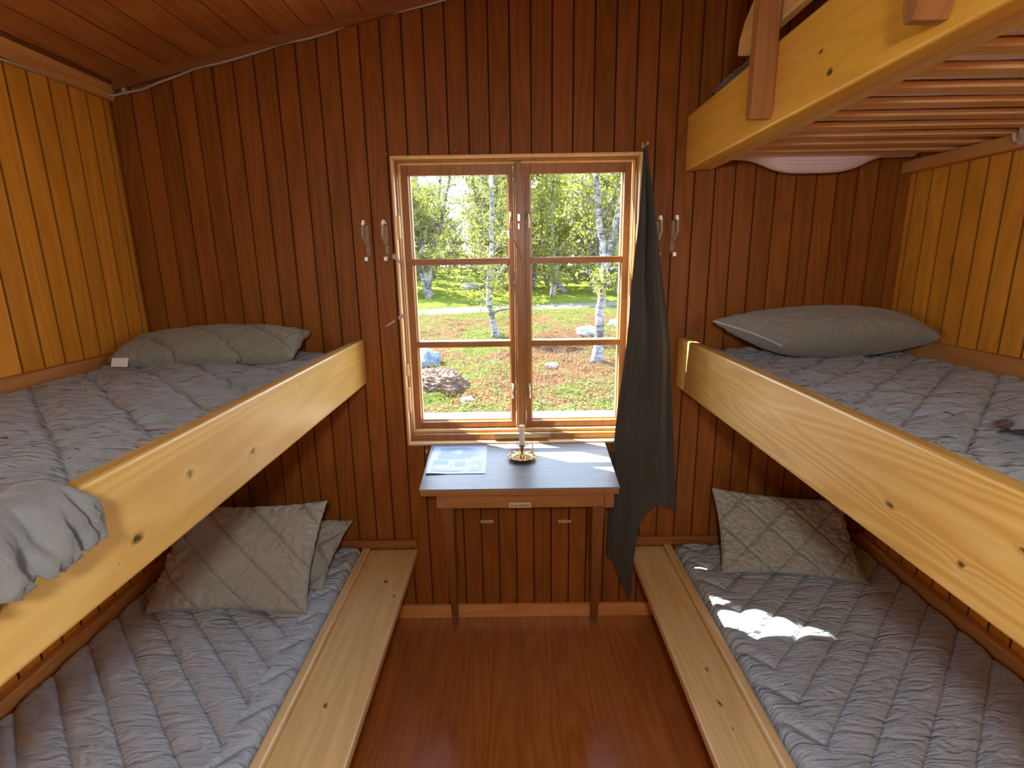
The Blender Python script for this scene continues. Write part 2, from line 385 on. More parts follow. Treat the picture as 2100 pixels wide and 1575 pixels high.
# baseboard, trims
bb = obj('baseboard_back', bx(-.66, .70, YW - .014, YW, 0, .062), MW['trim'], bevel=.002); tag(bb, 'pale pine baseboard under the table along the window wall', 'baseboard', kind='structure')
cor = bmesh.new(); prism(cor, [(XL, 2.165), (XL, 2.118), (XL + .02, 2.118), (XL + .036, 2.165)], 'y', YB, YW)
tag(obj('trim_1', cor, MW['trim_y']), 'pine cornice strip between left wall and ceiling', 'trim', kind='structure')
cor = bmesh.new()
for x0, x1 in ((XL + .036, .60),):
    A = [cor.verts.new((x, y, ceil_z(x) - dz)) for x in (x0, x1) for y, dz in ((YW, 0), (YW, .032), (YW - .018, .032), (YW - .018, 0))]
    for i in range(4): cor.faces.new((A[i], A[(i + 1) % 4], A[4 + (i + 1) % 4], A[4 + i]))
    cor.faces.new(A[:4]); cor.faces.new(A[4:][::-1])
    bmesh.ops.recalc_face_normals(cor, faces=cor.faces)
tag(obj('trim_2', cor, wood('dark_cornice', (.30, .12, .035), (.18, .06, .015), 'x', 20)), 'dark cornice strip between window wall and sloping ceiling', 'trim', kind='structure')
# ================================================================ WINDOW
win = thing('window_1', 'two-casement pine window looking out on birch woods', 'window', (0.02, YW, WZ0), kind='structure')
def frame_bm(x0, x1, z0, z1, w, y0, y1, wb=None):
    wb = wb or w
    return bx(x0, x0 + w, y0, y1, z0, z1, x1 - w, x1, y0, y1, z0, z1, x0 + w, x1 - w, y0, y1, z1 - w, z1, x0 + w, x1 - w, y0, y1, z0, z0 + wb)
obj('window_frame', frame_bm(WX0, WX1, WZ0, WZ1, .009, YW - .012, YW + TH + .04), MW['winpale'], win, bevel=.002)
obj('inner_frame', bx(WX0 + .009, WX0 + .015, YW + .018, YW + .074, WZ0 + .009, WZ1 - .009, WX1 - .015, WX1 - .009, YW + .018, YW + .074, WZ0 + .009, WZ1 - .009,
                      WX0 + .015, WX1 - .015, YW + .018, YW + .074, WZ1 - .016, WZ1 - .009, WX0 + .015, WX1 - .015, YW + .022, YW + .12, WZ0 + .009, WZ0 + .034), MW['win'], win, bevel=.0015)
obj('frame_bead', bx(WX0 + .015, WX0 + .019, YW + .046, YW + .074, WZ0 + .034, WZ1 - .016, WX1 - .019, WX1 - .015, YW + .046, YW + .074, WZ0 + .034, WZ1 - .016,
                     WX0 + .019, WX1 - .019, YW + .046, YW + .074, WZ1 - .021, WZ1 - .016, WX0 + .015, WX1 - .015, YW + .048, YW + .12, WZ0 + .034, WZ0 + .046), MW['winpale'], win, bevel=.0015)
obj('window_stool', bx(WX0 + .009, WX1 - .009, YW - .014, YW + .024, WZ0, WZ0 + .010), MW['winpale_h'], win, bevel=.002)
XM = .028
obj('mullion', bx(XM - .013, XM + .008, YW + .040, YW + .098, WZ0 + .046, WZ1 - .016, XM - .021, XM + .021, YW + .056, YW + .098, WZ0 + .046, WZ1 - .016), MW['win'], win, bevel=.0015)
obj('outer_mullion', bx(XM - .016, XM + .016, YW + .099, YW + .125, WZ0 + .02, WZ1 - .012), MW['winpale'], win)
obj('outer_casing', bx(WX0 - .07, WX0 + .018, YW + TH + .041, YW + .185, WZ0 - .03, WZ1 + .05, WX1 - .018, WX1 + .07, YW + TH + .041, YW + .185, WZ0 - .03, WZ1 + .05), MW['winpale'], win)
obj('outer_sill', bx(WX0 - .05, WX1 + .05, YW + TH + .042, YW + .27, WZ0 - .01, WZ0 + .058), plain('white_outer_sill', (.8, .78, .72), .6), win, bevel=.004)
def sash(x0, x1, hinge):
    z0, z1 = WZ0 + .047, WZ1 - .0175
    y0, y1 = YW + .075, YW + .098
    sl, sr = (.026, .018) if hinge == 'L' else (.022, .026)
    tr = .038; br = .025
    b = bx(x0, x0 + sl, y0, y1, z0, z1, x1 - sr, x1, y0, y1, z0, z1, x0 + sl, x1 - sr, y0, y1, z1 - tr, z1, x0 + sl, x1 - sr, y0, y1, z0, z0 + br)
    s = obj('sash', b, MW['win'], win, bevel=.002)
    zs = [1.543, 1.213]
    for z in zs:
        obj('glazing_bar', bx(x0 + sl, x1 - sr, y0 + .003, y1, z - .013, z + .011), MW['win_h'], s, bevel=.002)
    gl = [z1 - tr] + [zs[0] + .011, zs[0] - .013, zs[1] + .011, zs[1] - .013] + [z0 + br]
    for a, c in ((gl[1], gl[0]), (gl[3], gl[2]), (gl[5], gl[4])):
        obj('pane', bx(x0 + sl - .003, x1 - sr + .003, y0 + .014, y0 + .017, a - .002, c + .002), GLASS, s)
    o = obj('outer_sash', bx(x0 + .004, x0 + sl + .005, y1 + .001, y1 + .022, z0, z1 - .002, x1 - sr - .005, x1 - .004, y1 + .001, y1 + .022, z0, z1 - .002,
                             x0 + sl + .005, x1 - sr - .005, y1 + .001, y1 + .022, z1 - .012, z1 - .002, x0 + sl + .005, x1 - sr - .005, y1 + .001, y1 + .022, z0, z0 + br + .006), MW['winpale'], win)
    for z in zs: obj('glazing_bar', bx(x0 + sl, x1 - sr, y1 + .002, y1 + .020, z - .009, z + .012), MW['winpale_h'], o)
    for zz in (1.70, 1.02):
        sx_ = x1 - .010 if hinge == 'L' else x0 + .011
        l = bmesh.new(); box(l, sx_ - .007, sx_ + .007, y0 - .003, y0, zz - .004, zz + .026)
        tube(l, [(sx_, y0 - .003, zz + .018), (sx_, y0 - .014, zz + .018)], .0045)
        tube(l, [(sx_, y0 - .013, zz + .018), (sx_ + (-.004 if hinge == 'L' else .004), y0 - .017, zz - .008), (sx_ + (-.001 if hinge == 'L' else .002), y0 - .014, zz - .034)], [.0035, .003, .0055])
        obj('latch', l, METAL, s, smooth=True)
    return s
sash(-.421, .006, 'L'); sash(.050, .459, 'R')
lv = bmesh.new(); prism(lv, [(.004, 1.622), (.011, 1.623), (.042, 1.547), (.034, 1.541)], 'y', YW + .028, YW + .040)
obj('turn_button', lv, MW['post'], win)
lv = bx(XM - .006, XM + .003, YW + .036, YW + .040, 1.69, 1.715); box(lv, XM - .005, XM + .001, YW + .037, YW + .040, 1.66, 1.68)
obj('striker_plate', lv, METAL, win)
for z0, z1 in ((1.63, 1.715), (.95, 1.05), (1.10, 1.145)):
    obj('hinge', bx(WX0 + .009, WX0 + .019, YW + .004, YW + .020, z0, z1), MW['winpale'], win, bevel=.002)
obj('threshold_block', bx(-.09, .145, YW + .004, YW + .022, WZ0 + .0195, WZ0 + .040), wood('worn_block', (.45, .32, .16), (.28, .18, .08), 'x', 30, .5, contrast=1.6), win, bevel=.002)
# outside face trim of the wall hole so daylight meets real reveals
# scraps of tape
def scrap(pts, y, label):
    b = bmesh.new(); prism(b, pts, 'y', y - .0009, y)
    tag(obj('tape_scrap', b, translucent('pink_tape', (.62, .46, .44), .2)), label, 'tape')
scrap([(-.447, 1.577), (-.436, 1.568), (-.425, 1.545), (-.428, 1.538), (-.44, 1.553), (-.452, 1.556), (-.456, 1.566)], YW - .0125, 'torn pink tape scrap on left window casing, upper of the two')
scrap([(-.444, 1.342), (-.425, 1.349), (-.418, 1.345), (-.424, 1.336), (-.440, 1.326), (-.448, 1.33)], YW - .0125, 'torn pink tape scrap on left window casing, lower of the two')
scrap([(-.503, 1.297), (-.489, 1.31), (-.462, 1.326), (-.463, 1.318), (-.485, 1.304)], YW - .001, 'faint streak of clear tape on the panelling left of the window')
# ================================================================ BUNKS
def quilt_d(x, y, s, edge_x, c0, pitch):
    """distance to the nearest 45-degree seam; near the rail side the seams turn back (herringbone)"""
    if abs(x - edge_x) < .085: q = (x * -s + y)
    else: q = (x * s + y)
    q = (q - c0) / pitch
    return abs(q - round(q)) * pitch / 1.414
def mattress(name, label, x0, x1, y0, y1, zb, zt_, s, edge_x, c0, pitch, mat, wr=.006, group=None, seed=0, step=.0065):
    nx, ny = int((x1 - x0) / step), int((y1 - y0) / step)
    def f(u, v):
        x = x0 + u * (x1 - x0); y = y0 + v * (y1 - y0)
        e = min(x - x0, x1 - x, y - y0, y1 - y)
        rd = .03; dz = 0 if e > rd else -(rd - math.sqrt(max(0, rd * rd - (rd - e) ** 2)))
        d = quilt_d(x, y, s, edge_x, c0, pitch)
        h = .0065 * (1 - math.exp(-(d / .0065) ** 2)) + .004 * min(1, d / .03)
        k = 1 + .8 * fb(x * 2, y * 2, seed + 9, 2)
        qx = x + .012 * fb(x * 14, y * 14, seed, 1)
        w = wr * .75 * k * (1 - 2 * abs(fb(qx * 5.5, y * 19 + x * 3 * s, seed, 2))) + wr * .5 * fb(x * 5, y * 6, seed + 4, 2) + wr * .22 * (1 - 2 * abs(fb(x * 13, y * 36, seed + 7, 2)))
        return (x, y, zt_ + dz + h + w - wr)
    bm = grid(nx, ny, f)
    bm.verts.ensure_lookup_table()
    # skirt + bottom
    bnd = [e for e in bm.edges if e.is_boundary]
    r = bmesh.ops.extrude_edge_only(bm, edges=bnd)
    nv = [v for v in r['geom'] if isinstance(v, bmesh.types.BMVert)]
    for v in nv: v.co.z = zb
    ee = [e for e in r['geom'] if isinstance(e, bmesh.types.BMEdge)]
    bmesh.ops.holes_fill(bm, edges=ee)
    o = obj(name, bm, mat, smooth=True)
    return tag(o, label, 'mattress', group)
def rail_board(x0, x1, z0, z1, y0, y1, mat, parent, name='side_rail'):
    # long edges slightly eased, far end sawn square
    return obj(name, bx(x0, x1, y0, y1, z0, z1), mat, parent, bevel=.006)
Y0 = .10
def upper_bunk(side, label):
    s = -1 if side == 'L' else 1
    xw = XL if side == 'L' else XR
    xi = -.587 if side == 'L' else .644                 # room-side face of the rail
    t = thing('bunk', label, 'bunk bed', ((xi + xw) / 2, 1.0, 1.05))
    z0, z1 = (1.075, 1.252) if side == 'L' else (1.046, 1.243)
    a, b = sorted((xi, xi + s * .034))
    rail_board(a, b, z0, z1, Y0, YW - .012, MW['railL' if side == 'L' else 'railR'], t)
    a, b = sorted((xw - s * .0005, xw - s * .03)); zz = 1.225
    obj('wall_ledger', bx(a, b, Y0, YW - .001, 1.10, zz + .02), MW['dark_y'], t, bevel=.003)
    a, b = sorted((xi + s * .036, xw - s * .032))
    obj('bed_base', bx(a, b, Y0, YW - .001, 1.082, 1.098), MW['slat'], t)
    a, b = sorted((xi, xw))
    obj('end_board', bx(a, b, Y0 - .03, Y0 - .002, .9, 1.25), MW['trim'], t)
    return t
upper_bunk('L', 'upper bunk on the left wall with honey pine side rail')
upper_bunk('R', 'middle bunk on the right wall with strongly grained pine rail')
def lower_bunk(side, label):
    s = -1 if side == 'L' else 1
    xw = XL if side == 'L' else XR
    xi = -.428 if side == 'L' else .482
    xb = -.662 if side == 'L' else .664
    t = thing('bunk', label, 'bunk bed', ((xi + xw) / 2, 1.0, 0))
    m = MW['lowL' if side == 'L' else 'lowR']
    a, b = sorted((xi, xb - s * .032))
    obj('ledge_board', bx(a, b, Y0, YW - .002, .305, .335), m, t, bevel=.005)
    a, b = sorted((xb - s * .031, xb))
    obj('inner_lip', bx(a, b, Y0, YW - .002, .29, .349), m, t, bevel=.006)
    a, b = sorted((xi + s * .12, xi + s * .14))
    obj('front_panel', bx(a, b, Y0, YW - .016, 0.0, .305), MW['dark_y'], t)
    a, b = sorted((xb + s * .002, xw - s * .002))
    obj('bed_base', bx(a, b, Y0, YW - .002, .20, .22), MW['slat'], t)
    a, b = sorted((xw - s * .0005, xw - s * .03))
    obj('wall_ledger', bx(a, b, Y0, YW - .022, .2, .395), MW['trim_y'], t, bevel=.005)
    a, b = sorted((xi, xw - s * .001))
    obj('head_batten', bx(a, b, YW - .02, YW - .0005, .35, .385), wood('head_batten_pine', (.34, .14, .04), (.2, .07, .02), 'x', 33), t, bevel=.003)
    return t
lower_bunk('L', 'lower bunk on the left with wide flat pine ledge along the floor aisle')
lower_bunk('R', 'lower bunk on the right with wide flat pine ledge along the floor aisle')
# top bunk with guard rail
tb = thing('bunk', 'top bunk at upper right with open slats and bolted guard rail', 'bunk bed', (1.05, 1.0, 1.85))
rail_board(.633, .678, 1.85, 2.036, Y0, YW - .012, MW['railT'], tb)
obj('inner_ledger', bx(.680, .735, Y0, YW - .012, 1.856, 1.871), MW['guard'], tb, bevel=.002)
obj('wall_ledger', bx(XR - .04, XR, Y0, YW, 1.83, 1.871), MW['trim_y'], tb, bevel=.004)
for i in range(17):
    y = 1.095 + .1075 * (i - 9)
    if y > 1.92: break
    obj('slat', bx(.682, XR - .002, y - .022, y + .022, 1.872, 1.885), MW['slat'], tb, bevel=.003)
def post(yc, z0):
    b = bmesh.new(); h = .019
    prism(b, [(yc - h, z0 + .03), (yc - h, 2.42), (yc + h, 2.42), (yc + h, z0 + .03), (yc + h - .010, z0), (yc - h + .010, z0)][::-1], 'x', .580, .632)
    bmesh.ops.bevel(b, geom=[e for e in b.edges if abs((e.verts[0].co - e.verts[1].co).z) > .3], offset=.003, segments=1, affect='EDGES')
    p = obj('guard_post', b, MW['post'], tb)
    w = bmesh.new(); tube(w, [(.604, yc + h, z0 + .10), (.604, yc + h + .026, z0 + .10)], .004)
    for q in (-1, 1): tube(w, [(.604, yc + h + .013, z0 + .10), (.604 + q * .004, yc + h + .018, z0 + .10 + q * .012), (.604 + q * .006, yc + h + .02, z0 + .10 + q * .018)], [.003, .0045, .003])
    obj('wing_nut', w, METAL, p, smooth=True)
post(1.395, 1.868); post(.862, 1.868)
g = bmesh.new()
pts = [(-.02, 2.078), (1.60, 2.078), (1.634, 2.088), (1.628, 2.125), (1.60, 2.162), (1.555, 2.19), (1.50, 2.205), (-.02, 2.205)]
prism(g, pts, 'x', .636, .660)
obj('guard_board', g, MW['guard'], tb, bevel=.004)
# mattresses
mattress('mattress', 'grey quilted mattress in the upper left bunk, pillow at the window end', -1.40, -.638, .12, 2.03, 1.099, 1.212, 1, -.63, .07, .2, quilt_mat('grey_quilt_upper_left', 1, -.63, .07, .2, .75), .014, seed=1)
mattress('mattress', 'grey quilted mattress in the middle right bunk, wrinkled cover', .700, 1.435, .12, 2.03, 1.099, 1.195, -1, .70, .24, .16, quilt_mat('grey_quilt_middle_right', -1, .70, .24, .16, .75), .014, seed=2)
mattress('mattress', 'grey quilted mattress in the lower left bunk under two pillows', -1.40, -.668, .12, 2.02, .222, .362, 1, -.66, .07, .13, quilt_mat('grey_quilt_lower_left', 1, -.66, .07, .13, .9, 1.55), .0032, seed=3)
mattress('mattress', 'grey quilted mattress in the lower right bunk with bright sun patch', .672, 1.435, .12, 2.02, .222, .362, -1, .67, .05, .126, quilt_mat('grey_quilt_lower_right', -1, .67, .05, .126, .9, 1.55), .0032, seed=4)
# top mattress: pink gingham underside
def gingham():
    M = N('pink_gingham'); P = M.tc.outputs['Object']; x = M.sep(P)
    a = M.math('GREATER_THAN', M.math('SINE', M.math('MULTIPLY', x[0], 900)), 0); b = M.math('GREATER_THAN', M.math('SINE', M.math('MULTIPLY', x[1], 900)), 0)
    f = M.math('MULTIPLY', M.math('ADD', a, b), .5)
    M.pr(Base_Color=M.mix(f, (.90, .80, .82), (.74, .56, .60)), Roughness=.9); M.bump(M.noise(P, 40, 3), .3, .01); return M.m
def under(u, v):
    x = .74 + u * .70; y = 0 + v * 2.035
    dz = .004 + .012 * fb(x * 3, y * 9, 5, 2)
    gap = math.cos((y - 1.095) / .1075 * 2 * math.pi)
    z = 1.890 - (1 - gap) * .0035 - (abs(dz) * .35 if gap < -.2 else 0)
    if y > 1.93:
        k = math.sin(min(1, (y - 1.93) / .09) * math.pi) * math.exp(-((x - 1.07) / .20) ** 4)
        z -= .060 * k
    if v == 0 or v == 1 or u == 0 or u == 1: z = max(z, 1.90)
    return (x, y, z)
b = grid(90, 330, under)
r = bmesh.ops.extrude_edge_only(b, edges=[e for e in b.edges if e.is_boundary])
for v in r['geom']:
    if isinstance(v, bmesh.types.BMVert): v.co.z = 2.03
bmesh.ops.holes_fill(b, edges=[e for e in r['geom'] if isinstance(e, bmesh.types.BMEdge)])
tag(obj('mattress', b, gingham(), smooth=True), 'pink gingham mattress of the top bunk seen between the slats', 'mattress')
# ================================================================ PILLOWS
def pillow(label, C, T, mat, quilt=None, n=120, floor=None, seed=0, pinch=.07, bend=0, wr=.006, thick_up=1.0, tagpos=None, piping=False, qp=.14):
    """C: corners (near-left, near-right, far-right, far-left); T: half thickness"""
    C = [Vector(c) for c in C]
    nrm = (C[1] - C[0]).cross(C[3] - C[0]).normalized()
    if nrm.y > 0 and abs(nrm.z) < .3: nrm = -nrm
    if nrm.z < 0: nrm = -nrm
    Lx = (C[1] - C[0]).length; Ly = (C[3] - C[0]).length
    ctr = sum(C, Vector()) / 4
    def pos(u, v, side):
        a = u * 2 - 1; b = v * 2 - 1
        a2 = a * (1 - pinch * (1 - b * b)); b2 = b * (1 - pinch * 1.3 * (1 - a * a))
        uu, vv = (a2 + 1) / 2, (b2 + 1) / 2
        p = C[0].lerp(C[1], uu).lerp(C[3].lerp(C[2], uu), vv)
        e = max(0, (1 - a ** 2) * (1 - b ** 2))
        t = T * e ** .42
        x, y = u * Lx, v * Ly
        d = 1
        if quilt == 'diag': q = (x * .8 + y) / qp; d = abs(q - round(q)) * qp * .78
        if quilt == 'diag2': q = (-x * .8 + y) / qp; d = abs(q - round(q)) * qp * .78
        if quilt == 'diamond':
            q = (x + y) / qp; d1 = abs(q - round(q)); q = (x - y) / qp; d2 = abs(q - round(q)); d = min(d1, d2) * qp * .7
        edge = 1 - min(1, min(1 - abs(a), 1 - abs(b)) / .5)
        w = wr * (1 - 2 * abs(fb(x * 16, y * 16, seed, 3))) * (.4 + edge)
        # puckers running in from the seams
        pk = .006 * edge * edge * (fb(x * (60 if 1 - abs(b) < 1 - abs(a) else 6), y * (60 if 1 - abs(a) < 1 - abs(b) else 6), seed + 3, 2))
        h = t + (w + pk) * min(1, t / (T * .3)) - .013 * math.exp(-(d / .008) ** 2) * min(1, t / (T * .35))
        p = p + nrm * side * h * (thick_up if side > 0 else 1)
        if bend: p = p + nrm * (-bend * (1 - b * b))
        if floor is not None and p.z < floor: p.z = floor + (.0005 if side > 0 else 0)
        return p - ctr
    bm = bmesh.new(); G = {}
    for i in range(n + 1):
        for j in range(n + 1):
            edge = i in (0, n) or j in (0, n)
            v = bm.verts.new(pos(i / n, j / n, 1)); G[i, j, 1] = v
            G[i, j, -1] = v if edge else bm.verts.new(pos(i / n, j / n, -1))
    for i in range(n):
        for j in range(n):
            bm.faces.new((G[i, j, 1], G[i + 1, j, 1], G[i + 1, j + 1, 1], G[i, j + 1, 1]))
            try: bm.faces.new((G[i, j, -1], G[i, j + 1, -1], G[i + 1, j + 1, -1], G[i + 1, j, -1]))
            except ValueError: pass
    uvl = bm.loops.layers.uv.new('UVMap'); ij = {v: k for k, v in G.items()}
    for fc in bm.faces:
        for lp in fc.loops: lp[uvl].uv = (ij[lp.vert][0] / n * Lx, ij[lp.vert][1] / n * Ly)
    bmesh.ops.recalc_face_normals(bm, faces=bm.faces)
    edge_pts = [(0, j) for j in range(0, n + 1, 4)]
    epos = [Vector(G[i, j, 1].co) for i, j in edge_pts]
    o = obj('pillow', bm, mat, smooth=True); o.location = ctr
    tag(o, label, 'pillow')
    if piping:
        t = bmesh.new(); tube(t, epos, .0035, 6); pp = obj('piping', t, plain('pale_piping', (.5, .5, .52), .6)); pp.parent = o
        for p_ in pp.data.polygons: p_.use_smooth = True
    if tagpos:
        t = bmesh.new(); a, b_, c_, d_ = [Vector(q) - ctr for q in tagpos]
        vs = [t.verts.new(q) for q in (a, b_, c_, d_)]; t.faces.new(vs)
        k = obj('care_tag', t, WHITE); k.parent = o; solid(k, .0008); k['label'] = 'white care tag'
    return o
def pillow_mat(name, c1, c2, quilt, qp):
    M = N(name); P = M.tc.outputs['Object']; x = M.sep(M.tc.outputs['UV'])
    wob = M.math('MULTIPLY', M.math('SUBTRACT', M.noise(P, 8, 2), .5), .014)
    def line(kx, ky, f):
        q = M.math('DIVIDE', M.math('ADD', M.math('ADD', M.math('MULTIPLY', x[0], kx), M.math('MULTIPLY', x[1], ky)), wob), qp)
        return M.math('MULTIPLY', M.math('PINGPONG', q, .5), qp * f)
    d = line(.8, 1, .78) if quilt == 'diag' else M.math('MINIMUM', line(1, 1, .7), line(1, -1, .7))
    seam = M.math('SUBTRACT', 1.0, M.math('DIVIDE', d, .0035), clamp=True); puff = M.math('MINIMUM', M.math('DIVIDE', d, .02), 1.0)
    f = M.noise(P, 9, 4, .6); g = M.noise(P, 900, 2, .5); w = M.math('ABSOLUTE', M.math('SUBTRACT', M.noise(M.mapping(P, rot=(.3, .2, .5), sc=(1, 2.4, 1)), 11, 4, .55, .8), .5))
    M.pr(Base_Color=M.mix(M.math('MULTIPLY', seam, .65), M.mix(f, c1, c2), tuple(c * .35 for c in c1)), Roughness=.88); M.b.inputs['Sheen Weight'].default_value = .25
    M.bump(M.math('SUBTRACT', M.math('ADD', M.math('MULTIPLY', puff, .6), M.math('MULTIPLY', g, .03)), M.math('MULTIPLY', w, 2.2)), .85, .012)
    return M.m
pillow('plump quilted pillow with white care tag on upper left bunk', [(-1.34, 1.70, 1.240), (-.740, 1.74, 1.235), (-.755, 1.95, 1.295), (-1.425, 1.93, 1.262)], .085, pillow_mat('quilted_pillow_cover_upper', (.19, .195, .155), (.27, .275, .225), 'diag', .17), 'diag', floor=1.214, seed=1, thick_up=.9, tagpos=[(-1.315, 1.69, 1.252), (-1.265, 1.695, 1.250), (-1.267, 1.685, 1.222), (-1.317, 1.68, 1.225)], qp=.17)
pillow('smooth taupe pillow with pale piping on middle right bunk', [(.895, 1.735, 1.25), (1.395, 1.70, 1.277), (1.425, 1.97, 1.30), (.735, 1.93, 1.315)], .098, FP2, None, floor=1.198, seed=2, piping=True, wr=.004, thick_up=.95)
pillow('large quilted pillow propped up on lower left bunk', [(-1.29, 1.58, .375), (-.725, 1.575, .366), (-.70, 1.80, .685), (-1.26, 1.83, .66)], .06, pillow_mat('quilted_pillow_cover_large', (.29, .31, .27), (.40, .425, .375), 'diag', .15), 'diag', floor=.366, seed=3, qp=.15)
pillow('quilted pillow tucked behind the larger one on lower left bunk', [(-1.26, 1.77, .375), (-.715, 1.70, .372), (-.655, 1.93, .535), (-1.22, 1.975, .56)], .045, pillow_mat('quilted_pillow_cover_behind', (.29, .31, .27), (.40, .425, .375), 'diamond', .16), 'diamond', floor=.366, seed=4, qp=.16)
pillow('slumped quilted pillow leaning on panelling of lower right bunk', [(.775, 1.775, .378), (1.285, 1.695, .375), (1.32, 1.95, .585), (.785, 1.955, .645)], .05, pillow_mat('quilted_pillow_cover_right', (.29, .31, .27), (.40, .425, .375), 'diamond', .19), 'diamond', floor=.366, seed=5, bend=.02, qp=.19, wr=.009)
pillow('dark grey pillow just showing over the top bunk rail', [(.70, 1.70, 2.10), (1.25, 1.70, 2.08), (1.25, 2.0, 2.08), (.70, 2.01, 2.10)], .08, FD, None, n=30, floor=2.032, seed=6)
# ================================================================ BLANKETS
path = [(-1.38, 1.235), (-1.1, 1.245), (-.80, 1.25), (-.66, 1.262), (-.60, 1.270), (-.578, 1.262), (-.570, 1.235), (-.566, 1.185)]
cum = [0]
for a, b in zip(path, path[1:]): cum.append(cum[-1] + math.dist(a, b))
def on_path(s):
    s *= cum[-1]
    for k in range(len(path) - 1):
        if s <= cum[k + 1] + 1e-9:
            t = (s - cum[k]) / (cum[k + 1] - cum[k]); return tuple(path[k][i] * (1 - t) + path[k + 1][i] * t for i in (0, 1))
def bl(u, v):
    x, z = on_path(u)
    yf = .74 - .13 * min(1, max(0, (u - .35) / .45)) + .006 * math.sin(u * 60) + .03 * fb(u * 9, 0, 3, 2) + .02 * max(0, (u - .9) / .1)
    y = yf - v * (yf - .05)
    f = fb(x * 5 + y * 9, y * 4 - z * 3, 8, 3)
    fold = abs(f)
    z2 = z + .050 * (1 - 3 * fold) * min(1, v * 5 + .15) * (1 if u < .86 else .2) + .01
    x2 = x
    if u > .86: x2 = x + .004 + .034 * (1 - 1.8 * abs(fb(y * 13, z * 5, 2, 3))) * min(1, (u - .86) / .1)
    if u == 1: z2 += .0025 * math.sin(y * 520)
    return (x2, y, max(z2, z + .006) if u < .8 else z2)
tag(solid(obj('blanket', grid(150, 110, bl), FB, smooth=True), .003), 'crumpled grey cover hanging over the upper left bunk rail', 'blanket')
def br(u, v):
    x = .885 + .545 * u + .03 * fb(v * 5, 1, 3, 2) * (1 - u); y = 1.0 - v * .95 + .09 * u - .12 * (1 - u) * (1 - v) * 0
    y -= .10 * math.exp(-(u / .12) ** 2) * (1 - v)
    e = min(u * 8, v * 8, 1)
    z = 1.218 + .020 * e + .028 * (1 - abs(fb(x * 7, y * 7 + x * 3, 4, 3)) * 2) * e
    # raised folded corner
    z += .035 * math.exp(-((u - .05) / .10) ** 2 - ((v - .06) / .08) ** 2)
    return (x, y, max(z, 1.216))
tag(solid(obj('blanket', grid(90, 130, br), FB, smooth=True), .004, 1), 'folded pale grey cover lying at the near end of middle right mattress', 'blanket')
# ================================================================ TABLE
tt = .813
tab = thing('wall_table', 'small wall-mounted pine table with greyish top under the window', 'table', (.02, 1.83, 0))
b = bmesh.new()
prism(b, [(-.318, 1.600), (.342, 1.600), (.368, YW - .002), (-.342, YW - .002)], 'z', tt - .006, tt)
obj('tabletop', b, top_mat(), tab)
b = bmesh.new()
prism(b, [(-.316, 1.602), (.340, 1.602), (.366, YW - .002), (-.340, YW - .002)], 'z', tt - .026, tt - .0065)
obj('top_edge', b, MW['table'], tab, bevel=.002)
obj('apron', bx(-.268, .298, 1.632, 1.650, .728, .786, -.268, -.25, 1.651, YW - .03, .728, .786, .308, .33, 1.66, YW - .03, .728, .786), MW['table'], tab, bevel=.002)
obj('corner_block', bx(.299, .331, 1.632, 1.66, .724, .786), MW['table'], tab, bevel=.002)
def leg(xa, xb, xc, xd):
    b = bmesh.new()
    top = [(xa, 1.655), (xb, 1.655), (xb, 1.735), (xa, 1.735)]; bot = [(xc, 1.995), (xd, 1.995), (xd, 2.032), (xc, 2.032)]
    A = [b.verts.new((p[0], p[1], .786)) for p in top]; B = [b.verts.new((p[0], p[1], .0)) for p in bot]
    for i in range(4): b.faces.new((A[i], A[(i + 1) % 4], B[(i + 1) % 4], B[i]))
    b.faces.new(A[::-1]); b.faces.new(B); bmesh.ops.recalc_face_normals(b, faces=b.faces)
    return obj('leg', b, MW['leg'], tab, bevel=.002)
leg(-.262, -.216, -.285, -.262); leg(.262, .306, .320, .348)
lab = plain('cream_label', (.55, .49, .36), .5)
def plate(name, x0, x1, y, z0, z1, parent=None, rows=1):
    o = obj(name, bx(x0, x1, y - .0012, y, z0, z1), lab, parent)
    t = bmesh.new()
    r2 = random.Random(int((x0 + 5) * 1000))
    for q in range(rows):
        x = x0 + .005; zc = z0 + (z1 - z0) * (q + .5) / rows
        while x < x1 - .006:
            w = r2.uniform(.0012, .0032); hh = (z1 - z0) / rows * r2.uniform(.2, .34)
            box(t, x, x + w, y - .0016, y - .0012, zc - hh, zc + hh * r2.uniform(.2, 1)); x += w + r2.uniform(.0008, .0016)
    m = obj('printed_marks', t, plain('faded_print', (.16, .13, .10), .6)); m.parent = o
    return o
p = plate('name_plate', -.023, .051, 1.632, .729, .747); p.parent = tab; p.matrix_parent_inverse = Matrix.Translation(-tab.location)
tag(plate('label_strip', -.152, -.098, YW, .452, .466, rows=2), 'left faded paper label on the panelling below the table', 'label')
tag(plate('label_strip', .180, .234, YW, .448, .462, rows=2), 'right faded paper label on the panelling below the table', 'label')
